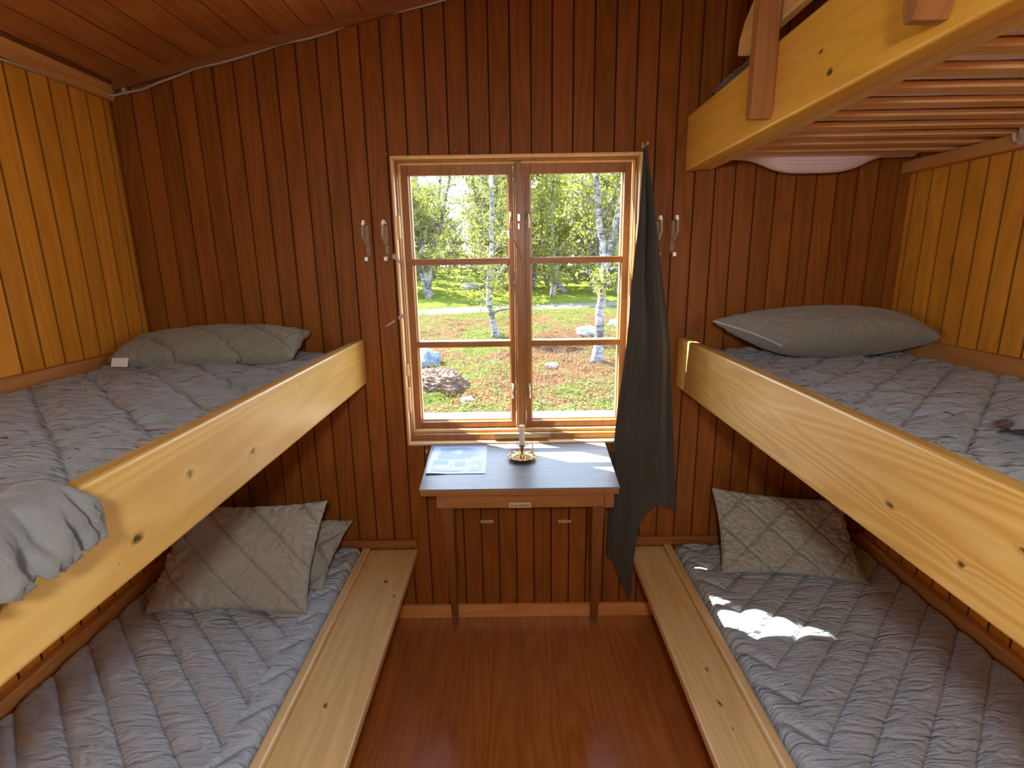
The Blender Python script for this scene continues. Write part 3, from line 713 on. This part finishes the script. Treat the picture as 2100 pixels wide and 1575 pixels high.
# paper in a plastic sleeve
sh = thing('information_sheet', 'printed sheet in a clear sleeve on the left of the table', 'paper', (-.215, 1.87, tt))
def shz(x, y): return tt + .0015 + .003 * max(0, math.sin((x + .1) * 22) * math.exp(-((y - 1.725) / .05) ** 2))
def P2(u, v, dz=0):
    x0 = -.317 + v * -.008; x1 = -.108 + v * -.006
    x = x0 + u * (x1 - x0); y = 1.727 + v * (2.005 - 1.727)
    return (x, y, shz(x, y) + dz)
solid(obj('page', grid(24, 24, lambda u, v: P2(u, v)), plain('pale_blue_page', (.36, .46, .70), .35), sh), .0006)
def patch(bm, u0, u1, v0, v1, dz=.0008, n=6):
    V = [[bm.verts.new(P2(u0 + (u1 - u0) * i / n, v0 + (v1 - v0) * j / n, dz)) for j in range(n + 1)] for i in range(n + 1)]
    for i in range(n):
        for j in range(n): bm.faces.new((V[i][j], V[i + 1][j], V[i + 1][j + 1], V[i][j + 1]))
t = bmesh.new(); r2 = random.Random(3)
for k in range(13):
    v = .94 - k * .036
    if 3 <= k <= 6:
        patch(t, .16, .16 + r2.uniform(.2, .28), v, v + .016); patch(t, .55, .55 + r2.uniform(.25, .33), v, v + .016)
    else:
        patch(t, .12 + (.1 if k == 0 else 0), r2.uniform(.6, .92) if k != 8 else .9, v, v + .016)
obj('text_lines', t, plain('grey_text', (.16, .23, .36), .5), sh)
t = bmesh.new(); patch(t, .06, .95, .06, .48, .0007); obj('picture', t, plain('picture_ground', (.28, .34, .50), .4), sh)
t = bmesh.new(); patch(t, .07, .34, .32, .47, .0012); patch(t, .46, .64, .24, .40, .0012); obj('picture_sky', t, plain('picture_blue', (.02, .16, .55), .4), sh)
tan_ = plain('picture_tan', (.45, .33, .20), .4)
for q_ in ((.13, .34, .14, .30), (.46, .64, .12, .21), (.68, .88, .34, .40)):
    t = bmesh.new(); patch(t, *q_, .0012); obj('picture_table', t, tan_, sh)
t = bmesh.new(); patch(t, .345, .365, .12, .47, .0014); patch(t, .435, .455, .12, .47, .0014); patch(t, .65, .665, .12, .47, .0014); patch(t, .365, .435, .33, .345, .0014); patch(t, .68, .94, .41, .425, .0014); obj('picture_bars', t, plain('picture_cream', (.80, .80, .62), .4), sh)
t = bmesh.new(); patch(t, .09, .6, .07, .085, .0014); patch(t, .74, .92, .09, .13, .0014); patch(t, .88, .92, .14, .3, .0014); patch(t, .10, .12, .07, .2, .0014); obj('picture_shadows', t, plain('picture_grey', (.24, .30, .42), .4), sh)
t = bmesh.new(); patch(t, .78, .87, .17, .26, .0014); obj('picture_pale_shape', t, plain('picture_paleblue', (.55, .80, .90), .4), sh)
cl = bpy.data.materials.new('clear_sleeve'); cl.use_nodes = True; tr_ = cl.node_tree; tr_.nodes.clear()
o_ = tr_.nodes.new('ShaderNodeOutputMaterial'); mx = tr_.nodes.new('ShaderNodeMixShader'); a_ = tr_.nodes.new('ShaderNodeBsdfTransparent'); g_ = tr_.nodes.new('ShaderNodeBsdfGlossy'); g_.inputs['Roughness'].default_value = .12
mx.inputs[0].default_value = .06
for a, b in ((a_.outputs[0], mx.inputs[1]), (g_.outputs[0], mx.inputs[2]), (mx.outputs[0], o_.inputs[0])): tr_.links.new(a, b)
obj('plastic_sleeve', grid(24, 24, lambda u, v: P2(-.012 + u * 1.024, -.012 + v * 1.03, .0028 + (.012 if v > .97 and u < .08 else 0))), cl, sh)
# candle holder + candle
cx_, cy_ = .026, 1.868
ch = thing('candlestick', 'brass chamberstick with scalloped dish and ring handle on the table', 'candle holder', (cx_, cy_, tt))
prof = [(.020, .000), (.028, .0005), (.038, .004), (.050, .011), (.0545, .0125), (.050, .0135), (.038, .0065), (.028, .004), (.012, .006)]
def scal(r, z, a):
    k = max(0, (r - .030) / .025); return r + .0022 * k * math.cos(12 * a), z + .0018 * k * math.cos(12 * a)
def profcl(r, z, a): return r, z
b = bmesh.new(); lathe(b, prof, (cx_, cy_, tt), 96, scal); obj('dish', b, BRASS, ch, smooth=True)
b = bmesh.new(); lathe(b, [(.013, .004), (.012, .008), (.006, .016), (.004, .024), (.005, .028), (.0095, .031), (.0095, .052), (.0105, .053)], (cx_, cy_, tt), 32); obj('stem', b, BRASS, ch, smooth=True)
b = bmesh.new(); hx, hy = cx_ + .032, cy_ + .036
ring = [(hx + .0095 * math.cos(a) , hy, tt + .036 + .014 * math.sin(a)) for a in [-2.2 + k * (4.6 / 20) + .3 for k in range(21)]]
tube(b, [(cx_ + .030, cy_ + .030, tt + .009), (cx_ + .036, cy_ + .034, tt + .013)] + ring, .0017, 8); obj('ring_handle', b, BRASS, ch, smooth=True)
b = bmesh.new(); lathe(b, [(.0115, .0535), (.021, .0555), (.0215, .0565), (.0115, .0565)], (cx_, cy_, tt), 32)
obj('glass_drip_ring', b, plain('clear_drip_glass', (.9, .93, .9), .08, Transmission_Weight=.8), ch, smooth=True)
cd = thing('candle', 'short white candle standing in the brass holder', 'candle', (cx_, cy_, tt + .0535))
b = bmesh.new(); lathe(b, [(.0090, .0532), (.0105, .06), (.0105, .128), (.0096, .1315), (.0055, .1305), (.002, .1298)], (cx_, cy_, tt), 28); obj('wax_stick', b, WAX, cd, smooth=True)
b = bmesh.new(); tube(b, [(cx_, cy_, tt + .1298), (cx_ + .0006, cy_, tt + .1345)], .0007, 6); obj('wick', b, BLACK, cd)
# ================================================================ HOOKS
def coat_hook(x, zt_, label, lean=.012, group=None):
    t = thing('coat_hook', label, 'coat hook', (x, YW, zt_ - .08), group)
    z = zt_
    b = bx(x - .018 * (1 if lean > 0 else -1) - .009, x - .018 * (1 if lean > 0 else -1) + .009, YW - .002, YW, z - .03, z - .012)
    b.free(); b = bx(x - .007, x + .007, YW - .003, YW, z - .13, z - .01)
    obj('back_plate', b, plain('dull_plate', (.30, .19, .11), .5, .5), t)
    b = bmesh.new()
    # long upward hat hook, flat bar sweeping out from the plate
    pr_ = [(x, YW - .003, z - .085), (x + lean * .1, YW - .020, z - .080), (x + lean * .3, YW - .050, z - .05), (x - lean * .3, YW - .068, z - .012), (x - lean * .6, YW - .070, z + .002), (x - lean * .9, YW - .062, z - .010)]
    wd = .0045
    prev = None
    for k, q in enumerate(pr_):
        q = Vector(q); d = (Vector(pr_[min(k + 1, 5)]) - Vector(pr_[max(k - 1, 0)])).normalized(); nn = d.cross(Vector((1, 0, 0))).normalized() * .0015
        ring = [b.verts.new(q + Vector((sx_ * wd, 0, 0)) + nn * sn) for sx_, sn in ((-1, -1), (1, -1), (1, 1), (-1, 1))]
        if prev:
            for i in range(4): b.faces.new((prev[i], prev[(i + 1) % 4], ring[(i + 1) % 4], ring[i]))
        else: b.faces.new(ring[::-1])
        prev = ring
    b.faces.new(prev)
    obj('upper_prong', b, METAL, t)
    b = bmesh.new(); tube(b, [(x, YW - .003, z - .118), (x, YW - .022, z - .135), (x, YW - .034, z - .132)], .004, 8)
    box(b, x - .006, x + .006, YW - .040, YW - .031, z - .140, z - .126)
    obj('lower_prong', b, METAL, t)
    return t
coat_hook(-.545, 1.69, 'steel coat hook left of the window, farther from the casing', -.012)
coat_hook(-.473, 1.69, 'steel coat hook left of the window, beside the casing', -.012)
coat_hook(.545, 1.69, 'steel coat hook right of the window, partly behind the curtain', .012)
coat_hook(.604, 1.69, 'steel coat hook right of the window, farther from the curtain', .012)
hk = bmesh.new()
tube(hk, [(1.428, 1.585, 1.868), (1.420, 1.585, 1.905), (1.425, 1.585, 1.918), (1.432, 1.585, 1.905)], [.005, .0045, .004, .003], 8); box(hk, 1.425, 1.4298, 1.577, 1.593, 1.835, 1.885)
tube(hk, [(1.426, 1.585, 1.842), (1.405, 1.58, 1.848), (1.398, 1.578, 1.866)], .0045, 8)
tag(obj('coat_hook', hk, METAL, smooth=False), 'grey metal hook screwed to the ledger of the top bunk at the right', 'coat hook')
# ================================================================ CABLE
pts = [(XL + .012, 1.2, 2.10), (XL + .012, 1.45, 2.102), (XL + .012, 1.628, 2.112), (XL + .012, 1.73, 2.118), (XL + .012, 1.85, 2.120), (XL + .013, 1.95, 2.126), (XL + .018, 2.02, 2.131), (-1.40, 2.037, 2.133)]
pts += [(-1.364, 2.04, 2.142), (-1.30, 2.04, 2.152), (-1.229, 2.04, 2.176), (-1.16, 2.04, 2.196), (-1.093, 2.04, 2.219), (-1.02, 2.04, 2.230), (-.944, 2.04, 2.247), (-.86, 2.04, 2.268), (-.786, 2.04, 2.290), (-.71, 2.04, 2.300), (-.63, 2.04, 2.318), (-.55, 2.04, 2.345), (-.475, 2.04, 2.370), (-.39, 2.04, 2.378), (-.30, 2.04, 2.395), (-.213, 2.04, 2.415), (-.1, 2.04, 2.45), (.1, 2.04, 2.49)]
b = bmesh.new(); tube(b, pts, .0045, 8)
cab = obj('cable', b, CABLE, smooth=True); tag(cab, 'thin grey cable clipped along the top of the walls', 'cable')
for p_ in ((XL + .008, 1.728, 2.122), (XL + .008, 1.955, 2.130), (-1.364, 2.042, 2.147), (-1.093, 2.042, 2.224), (-.786, 2.042, 2.295), (-.475, 2.042, 2.375)):
    b = bmesh.new(); box(b, p_[0] - .006, p_[0] + .006, p_[1] - .008, p_[1] + .007, p_[2] - .009, p_[2] + .010); c_ = obj('cable_clip', b, plain('beige_clip', (.5, .42, .32), .5)); c_.parent = cab
# unseen fill lamp in pendant form, added behind the photographer to brighten the bunks
LX, LY, LZ = .02, -.38, 1.74
pl_ = thing('added_fill_lamp', 'added enamel pendant fill lamp, unseen over the aisle behind the viewpoint', 'lamp', (LX, LY, LZ))
b = bmesh.new(); lathe(b, [(.012, .15), (.05, .14), (.10, .10), (.125, .055), (.122, .055), (.097, .097), (.048, .135), (.010, .145)], (LX, LY, LZ), 40); obj('fill_lamp_shade', b, plain('white_enamel', (.75, .73, .68), .35), pl_, smooth=True)
b = bmesh.new(); tube(b, [(LX, LY, LZ + .14), (LX, LY, ceil_z(LX))], .004, 8); obj('fill_lamp_cord', b, CABLE, pl_)
ld = bpy.data.lights.new('fill_bulb', 'POINT'); ld.energy = 32; ld.color = (1, .96, .90); ld.shadow_soft_size = .06
lo = bpy.data.objects.new('fill_bulb', ld); COL.objects.link(lo); lo.location = (LX, LY, LZ + .03)
# ================================================================ CURTAIN
def interp(tab, z):
    tab = sorted(tab)
    if z <= tab[0][0]: return tab[0][1]
    for (a, va), (b, vb) in zip(tab, tab[1:]):
        if z <= b:
            t = (z - a) / (b - a); t = t * t * (3 - 2 * t) if False else t
            return va + (vb - va) * t
    return tab[-1][1]
LT = [(1.92, .470), (1.49, .428), (1.24, .415), (.99, .388), (.80, .374), (.69, .376), (.31, .368), (.15, .40)]
RT = [(1.92, .481), (1.68, .512), (1.45, .550), (1.236, .588), (.847, .622), (.55, .647), (.15, .647)]
def zb(s):
    T = [(0, .36), (.10, .34), (.28, .150), (.34, .24), (.42, .50), (.52, .545), (.62, .575), (.72, .600), (.85, .565), (1, .545)]
    return interp(T, s)
def cur(u, v):
    z = 1.925 + (zb(u) - 1.925) * v
    l, r_ = interp(LT, z), interp(RT, z)
    if z < .6: r_ = r_ - 0
    x = l + (r_ - l) * u
    wdt = (r_ - l)
    k = min(1, (1.93 - z) / .25)
    y = 1.985 - .055 * k - .022 * k * math.sin(u * 9.5 + .6 + 1.0 * (1.92 - z)) - .005 * k * math.sin(u * 17 + 2.2 * z) + .014 * fb(u * 2.5, z * 1.6, 5, 2)
    y -= .035 * math.exp(-((u - .30) / .13) ** 2) * k
    if z < .82 and x < .385: y = max(y, 1.93)
    y = min(y, 2.02)
    return (x, y, z)
def cmat():
    M = N('olive_grey_curtain'); P = M.tc.outputs['Object']
    f = M.noise(P, 6, 3); g = M.noise(P, 700, 2)
    c = M.mix(M.math('ADD', M.math('MULTIPLY', f, .5), M.math('MULTIPLY', g, .5)), (.030, .030, .022), (.070, .070, .054))
    M.pr(Base_Color=c, Roughness=.85); M.b.inputs['Sheen Weight'].default_value = .2
    tr = M.n('ShaderNodeBsdfTranslucent'); mx = M.n('ShaderNodeMixShader'); mx.inputs[0].default_value = .12; tr.inputs[0].default_value = (.16, .16, .13, 1)
    M.l(M.b.outputs[0], mx.inputs[1]); M.l(tr.outputs[0], mx.inputs[2]); M.l(mx.outputs[0], M.out.inputs[0])
    M.bump(g, .1, .002); return M.m
curt = solid(obj('curtain', grid(80, 150, cur), cmat(), smooth=True), .003)
tag(curt, 'dark olive curtain bunched on a nail right of the window', 'curtain')
b = bmesh.new(); tube(b, [(.478, YW, 1.928), (.478, 1.975, 1.934)], .0025, 8); tube(b, [(.478, 1.975, 1.934), (.478, 1.971, 1.9345)], .006, 10); box(b, .474, .480, YW - .012, YW - .004, 1.93, 1.95)
tag(obj('nail', b, METAL), 'nail holding the gathered curtain at the upper right window corner', 'nail')
for x, z, l in ((-.452, 1.928, 'left'), (-.20, 1.935, 'middle')):
    b = bmesh.new(); tube(b, [(x, YW, z), (x, YW - .008, z)], .002, 8); tag(obj('nail', b, METAL), 'tiny nail head in the panelling just above the window casing, ' + ('at its left corner' if l == 'left' else 'over the left casement'), 'nail')
b = bmesh.new(); box(b, -.37, -.362, YW - .006, YW, .775, .79); tag(obj('wall_staple', b, METAL), 'small metal staple on panelling left of the table back corner', 'staple')
# ================================================================ OUTSIDE
rnd = random.Random(11)
def gz(x, y):
    d = y
    b = -.42
    if d > 7: b += (min(d, 20) - 7) * .033
    if d > 20: b += (min(d, 42) - 20) * .047
    if d < 4: b = -.45
    h = .10 * fb(x * .5, y * .5, 1, 3) + .06 * fb(x * 1.6, y * 1.6, 2, 3) + .025 * fb(x * 6, y * 6, 4, 2)
    if abs(d - path_y(x)) < 1.2: h *= .3
    k = min(1, max(0, (d - 2.6) / 2))
    return b + h * k * (1 if d < 22 else 1.6)
def path_y(x): return 18.6 + .10 * x + .5 * math.sin(x * .35)
def ground_fn(u, v):
    y = -14 + 16.2 * v / .12 if v < .12 else 2.2 + 48 * ((v - .12) / .88) ** 2
    k = 2 * u - 1; Wd = 9 + max(0, y) * 1.1
    x = math.copysign(abs(k) ** 2.0, k) * Wd
    return (x, y, gz(x, y))
def ground_mat():
    M = N('moss_and_heather_ground'); P = M.tc.outputs['Object']; x = M.sep(P)
    a = M.noise(P, .9, 4, .6); b = M.noise(P, 5, 4, .7); c = M.noise(M.mapping(P, sc=(1, 1.6, 1)), 26, 4, .75)
    g1 = M.mix(c, (.018, .028, .003), (.12, .135, .02)); g2 = M.mix(c, (.030, .012, .006), (.17, .085, .035))
    f = M.math('MULTIPLY', M.math('SUBTRACT', M.math('ADD', a, M.math('MULTIPLY', b, .35)), .60), 9, clamp=True)
    # heather grows on the nearer ground only
    near = M.math('MULTIPLY', M.math('SUBTRACT', 17.5, x[1]), .5, clamp=True)
    far = M.math('MULTIPLY', M.math('SUBTRACT', x[1], 19.0), .5, clamp=True)
    col = M.mix(M.math('MULTIPLY', f, near), M.mix(far, g1, M.mix(c, (.06, .085, .006), (.24, .27, .03))), g2)
    py = M.math('ADD', M.math('ADD', 18.6, M.math('MULTIPLY', x[0], .10)), M.math('MULTIPLY', M.math('SINE', M.math('MULTIPLY', x[0], .35)), .5))
    pd = M.math('ABSOLUTE', M.math('SUBTRACT', x[1], py))
    pf = M.math('MULTIPLY', M.math('SUBTRACT', M.math('ADD', -.1, M.math('MULTIPLY', b, 1.9)), pd), 2.5, clamp=True)
    col = M.mix(pf, col, M.mix(c, (.12, .105, .08), (.22, .20, .16)))
    st = M.math('MULTIPLY', M.math('SUBTRACT', M.noise(M.mapping(P, loc=(4, 2, 0), sc=(.7, 1.5, 1)), 2.3, 5, .7), .64), 14, clamp=True)
    col = M.mix(M.math('MULTIPLY', st, near), col, M.mix(c, (.09, .08, .07), (.22, .20, .18)))
    M.pr(Base_Color=col, Roughness=.95); M.b.inputs['Specular IOR Level'].default_value = .1
    M.bump(M.math('ADD', c, M.math('MULTIPLY', b, 2)), .9, .06)
    return M.m
gb = grid(300, 400, ground_fn)
tag(obj('ground', gb, ground_mat(), smooth=True), 'mossy heath ground with a pale path outside the window', 'ground', kind='structure')
# low heather and blueberry tufts
def tuft_mat(name, a, b): return translucent(name, a, .35, .8, b)
def tufts(name, label, cat, n, cond, mat, sz, seed):
    r = random.Random(seed); bm = bmesh.new(); c = 0
    while c < n:
        y = 2.7 + 15 * r.random() ** 1.5; x = r.uniform(-1, 1) * (y * .5 + .5) + y * .02
        if not cond(x, y, r): continue
        c += 1; z = gz(x, y)
        for k in range(5):
            p = Vector((x + r.gauss(0, .05), y + r.gauss(0, .05), z + r.random() * sz * 2.4))
            a = r.uniform(0, 6.28); t = r.uniform(-.9, .9); s = sz * r.uniform(.5, 1.2)
            d1 = Vector((math.cos(a), math.sin(a), t)).normalized() * s; d2 = Vector((-math.sin(a), math.cos(a), r.uniform(-.6, .9))).normalized() * s * .55
            bm.faces.new([bm.verts.new(p + q) for q in (-d1, d2, d1, -d2)])
    tag(obj(name, bm, mat), label, cat, kind='stuff')
redz = lambda x, y: fb(x * .45 + 3, y * .45, 7, 2)
tufts('heather', 'rust and brown heather twigs covering the near ground outside', 'heather', 14000, lambda x, y, r: redz(x, y) > -.05 or r.random() < .12, tuft_mat('rusty_heather', (.13, .045, .02), (.20, .11, .04)), .020, 1)
tufts('blueberry_scrub', 'yellow green leafy scrub covering the near ground outside', 'shrub', 14000, lambda x, y, r: redz(x, y) < .1 or r.random() < .15, tuft_mat('green_scrub', (.05, .085, .01), (.15, .17, .03)), .022, 2)
# rocks
def rock(label, x, y, s, mat, zf=.55, seed=0, dz=0, cat='rock'):
    bm = bmesh.new(); bmesh.ops.create_icosphere(bm, subdivisions=4, radius=1)
    for v in bm.verts:
        n_ = 1 + .28 * fb(v.co.x * 1.3 + seed, v.co.y * 1.3, v.co.z * 1.3, 3)
        v.co = Vector((v.co.x * s[0] * n_, v.co.y * s[1] * n_, v.co.z * s[2] * n_))
    o = obj('rock', bm, mat, smooth=True); o.location = (x, y, gz(x, y) + s[2] * zf + dz - s[2] * .4)
    return tag(o, label, cat)
def rockmat(name, a, b):
    M = N(name); P = M.tc.outputs['Object']; f = M.noise(P, 9, 5, .7)
    M.pr(Base_Color=M.mix(f, a, b), Roughness=.9); M.bump(M.noise(P, 20, 4), .6, .03); return M.m
RB = rockmat('blue_grey_lichen_rock', (.05, .075, .095), (.13, .17, .19)); RW = rockmat('pale_rock', (.16, .15, .14), (.36, .35, .33))
def gp(px, py):
    """point of the flat ground seen at a pixel - used once to read positions off the photograph"""
    c = Vector(((px - 1050) / 1075, (787.5 - py) / 1075, 1.0)); d = rt2 * c.x + up2 * c.y + fwd * c.z
    t = 3.0
    for k in range(900):
        p = Vector((0, 0, 1.538)) + d * t
        if p.z < gz(p.x, p.y): break
        t += .04
    return p
q = gp(880, 748); rock('blue-grey boulder behind the heather mound, lower left pane', q.x - .05, q.y, (.25, .24, .24), RB, .6, 1)
q = gp(925, 790); rock('grey rock edge beside the heather mound, lower left pane', q.x + .0, q.y, (.13, .16, .13), rockmat('grey_rock', (.14, .14, .15), (.32, .32, .34)), .5, 2)
q = gp(1205, 684); rock('pale rock left of the right birch foot', q.x, q.y, (.28, .2, .16), RW, .5, 3)
q = gp(1272, 668); rock('pale flat rock at the right edge of the middle pane', q.x, q.y, (.35, .25, .16), RW, .5, 4)
q = gp(1130, 752); rock('small white stone among heather, lower right pane', q.x, q.y, (.14, .1, .06), RW, .6, 5)
q = gp(965, 592); rock('small pale stone on the far path', q.x, q.y, (.5, .3, .2), RW, .6, 6)
q = gp(960, 822); rock('small white stone by the roots, lower left pane', q.x, q.y, (.10, .07, .05), RW, .6, 7)
# heather mound
q = gp(898, 800)
bm = bmesh.new(); bmesh.ops.create_icosphere(bm, subdivisions=5, radius=1)
for v in bm.verts:
    n_ = 1 + .14 * fb(v.co.x * 2, v.co.y * 2, v.co.z * 2, 3) + .10 * fb(v.co.x * 24, v.co.y * 24, v.co.z * 24, 2); v.co = Vector((v.co.x * .52 * n_, v.co.y * .4 * n_, v.co.z * .30 * n_))
o = obj('heather_mound', bm, rockmat('brown_heather', (.035, .018, .012), (.14, .085, .05))); o.location = (q.x - .05, q.y, gz(q.x, q.y) + .03); tag(o, 'rounded mound of brown heather in front of the boulder', 'heather')
# trees
def bark():
    M = N('birch_bark'); P = M.tc.outputs['Object']
    f = M.noise(M.mapping(P, sc=(1, 1, 2.6)), 7, 4, .7); g = M.noise(P, 2.3, 3)
    c = M.ramp(M.math('ADD', M.math('MULTIPLY', f, .7), M.math('MULTIPLY', g, .3)), [(.40, (.025, .02, .018)), (.50, (.14, .13, .12)), (.60, (.28, .27, .25))])
    M.pr(Base_Color=c, Roughness=.8); M.bump(f, .5, .02); return M.m
BARK = bark()
TWIG = plain('birch_twigs', (.10, .085, .075), .85, var=.3)
LEAF = [translucent('birch_leaves_yellow_green', (.13, .16, .012), .5, .6, (.26, .26, .035)), translucent('birch_leaves_olive', (.10, .115, .016), .5, .6, (.20, .18, .035))]
def birch(label, base, stems, leaf_n, lm, group=None, spread=1.0, seed=0, twig_h=.25, zlo=.8, leafsz=.04):
    r = random.Random(seed)
    t = thing('birch_tree', label, 'tree', base, group)
    bt = bmesh.new(); bw = bmesh.new(); tips = []
    for pts, rad in stems:
        n_ = len(pts); P = [Vector(p) for p in pts]
        # smooth resample
        Q = []; RR = []
        for i in range(n_ - 1):
            for k in range(4):
                s = k / 4; Q.append(P[i].lerp(P[i + 1], s) + Vector((r.gauss(0, .012), r.gauss(0, .012), 0))); RR.append((rad[0] + (rad[1] - rad[0]) * ((i + s) / (n_ - 1))) * (1.35 if i + s < .3 else 1))
        Q.append(P[-1]); RR.append(rad[1])
        tube(bt, Q, RR, 10)
        H = P[-1].z - P[0].z
        nb = int(9 * H / 3 * spread)
        for k in range(nb):
            s = twig_h + (1 - twig_h) * (k + r.random()) / nb
            i = min(len(Q) - 2, int(s * (len(Q) - 1))); p = Q[i].copy()
            a = r.uniform(0, 6.28); L = r.uniform(.6, 1.5) * (1.15 - s * .6) * spread
            d = Vector((math.cos(a), math.sin(a), r.uniform(.25, .9)))
            br_ = [p]; 
            for m in range(5):
                d = (d + Vector((r.gauss(0, .25), r.gauss(0, .25), r.gauss(.02, .18)))).normalized(); br_.append(br_[-1] + d * L / 5)
            tube(bw, br_, [max(.006, RR[i] * .38 * (1 - m / 6)) for m in range(6)], 5)
            for m in range(1, 6):
                for w in range(2):
                    e = (d + Vector((r.gauss(0, .7), r.gauss(0, .7), r.gauss(-.1, .5)))).normalized()
                    q0 = br_[m]; q1 = q0 + e * r.uniform(.2, .5); tube(bw, [q0, q0.lerp(q1, .5) + Vector((0, 0, .02)), q1], [.007, .005, .003], 4, cap=False); tips += [(q0, q1)]
    obj('trunk', bt, BARK, smooth=True).parent = t
    obj('branches', bw, TWIG).parent = t
    bl_ = bmesh.new()
    for k in range(leaf_n):
        a, b = r.choice(tips); p = a.lerp(b, r.random() * 1.1) + Vector((r.gauss(0, .07), r.gauss(0, .07), r.gauss(0, .07)))
        s = leafsz * r.uniform(.5, 1.2); d1 = Vector((r.gauss(0, 1), r.gauss(0, 1), r.gauss(0, 1))).normalized() * s; d2 = d1.cross(Vector((r.gauss(0, 1), r.gauss(0, 1), r.gauss(0, 1)))).normalized() * s * .7
        bl_.faces.new([bl_.verts.new(p + q) for q in (-d1, d2, d1, -d2)])
    obj('foliage', bl_, lm).parent = t
    return t
def gb_(px, py):
    q = gp(px, py); return (q.x, q.y, q.z - .05)
# the birches one can tell apart
birch('slim white birch seen in the left casement near the mullion', gb_(1018, 690), [([(0, 0, 0), (-.08, 0, .35), (-.14, 0, .8), (-.15, 0, 1.3), (-.04, .05, 2.2), (-.05, 0, 3.4), (0, 0, 5.2)], (.085, .035)), ([(-.17, 0, 1.1), (.05, 0, 1.45), (.3, .1, 1.9), (.5, .1, 2.6)], (.03, .012))], 3000, LEAF[0], seed=3, leafsz=.032)
birch('tall white birch with dark knots at right of the right casement', gb_(1224, 742), [([(0, 0, 0), (.02, 0, .6), (.06, 0, 1.2), (.10, 0, 1.7), (.02, 0, 2.4), (-.08, 0, 3.2), (-.15, 0, 4.4)], (.095, .04)), ([(.10, 0, 1.65), (.24, 0, 2.3), (.38, .05, 3.1), (.42, .1, 4.2)], (.06, .025))], 2400, LEAF[0], seed=5, twig_h=.4)
birch('thin leaning white birch beyond the path in the right casement', gb_(1158, 598), [([(0, 0, 0), (-.25, 0, .4), (-.45, 0, 1.0), (-.5, 0, 1.6), (-.7, 0, 2.4), (-.6, 0, 3.8), (-.6, 0, 5.5)], (.11, .045))], 5000, LEAF[0], seed=7, spread=1.4, leafsz=.042)
birch('multi-stemmed crooked birch at the far left of the left casement', gb_(880, 612), [([(0, 0, 0), (-.05, 0, .9), (-.25, 0, 1.8), (.2, 0, 2.7), (.5, 0, 3.6), (.8, 0, 5.4)], (.13, .05)), ([(0, 0, 0), (.08, 0, 1.0), (.15, 0, 1.8), (.55, 0, 2.6), (.8, 0, 3.8), (1.3, 0, 5.8)], (.12, .045)), ([(-.05, 0, .2), (-.3, 0, 1.1), (-.5, 0, 2.0), (-.8, 0, 4.2)], (.09, .035))], 6500, LEAF[0], seed=9, spread=1.5, leafsz=.042)
# wood behind: four kinds, copied
protos = []
BG = 'birches of the wood behind the path'
BL = 'distant leafy birch in the wood beyond the pale path'
for k in range(4):
    r = random.Random(50 + k)
    H = r.uniform(4.6, 6.5); st = []
    for j in range(1 + k % 3):
        x = 0; P = [(0, 0, 0)]
        dx = r.uniform(-.5, .5)
        for m in range(1, 6): P.append((dx * m / 5 * 1.6 + r.gauss(0, .12), r.gauss(0, .15), H * m / 5))
        st.append((P, (.085, .03)))
    protos.append(birch(BL, (0, 0, 0), st, 6500, LEAF[k % 2], BG, spread=1.6, seed=60 + k, twig_h=.10, leafsz=.05))
def copy_tree(o):
    c = o.copy(); COL.objects.link(c)
    for ch_ in [x for x in bpy.data.objects if x.parent == o]:
        d = ch_.copy(); COL.objects.link(d); d.parent = c
    return c
spots = []
r = random.Random(5)
for y in (22.5, 25, 28, 31.5, 35, 39, 43, 47):
    nx = int(8 + y * .16)
    for k in range(nx):
        x = ((k + .5) / nx - .5) * 1.05 * y * .8 + r.uniform(-.8, .8); yy = y + r.uniform(-1, 1)
        px = 1050 + 1075 * x / yy
        if not 760 < px < 1360: continue
        if yy < 30 and 915 < px < 975: continue        # opening with the sky
        spots.append((x, yy, 1.0 if not 905 < px < 990 else .62))
for i, (x, y, s) in enumerate(spots):
    o = protos[i] if i < 4 else copy_tree(protos[i % 4])
    o.location = (x, y, gz(x, y) - .05); o.rotation_euler = (0, 0, r.uniform(0, 6.28)); k = s * r.uniform(.85, 1.2); o.scale = (k, k, k)
print('background birches', len(spots))
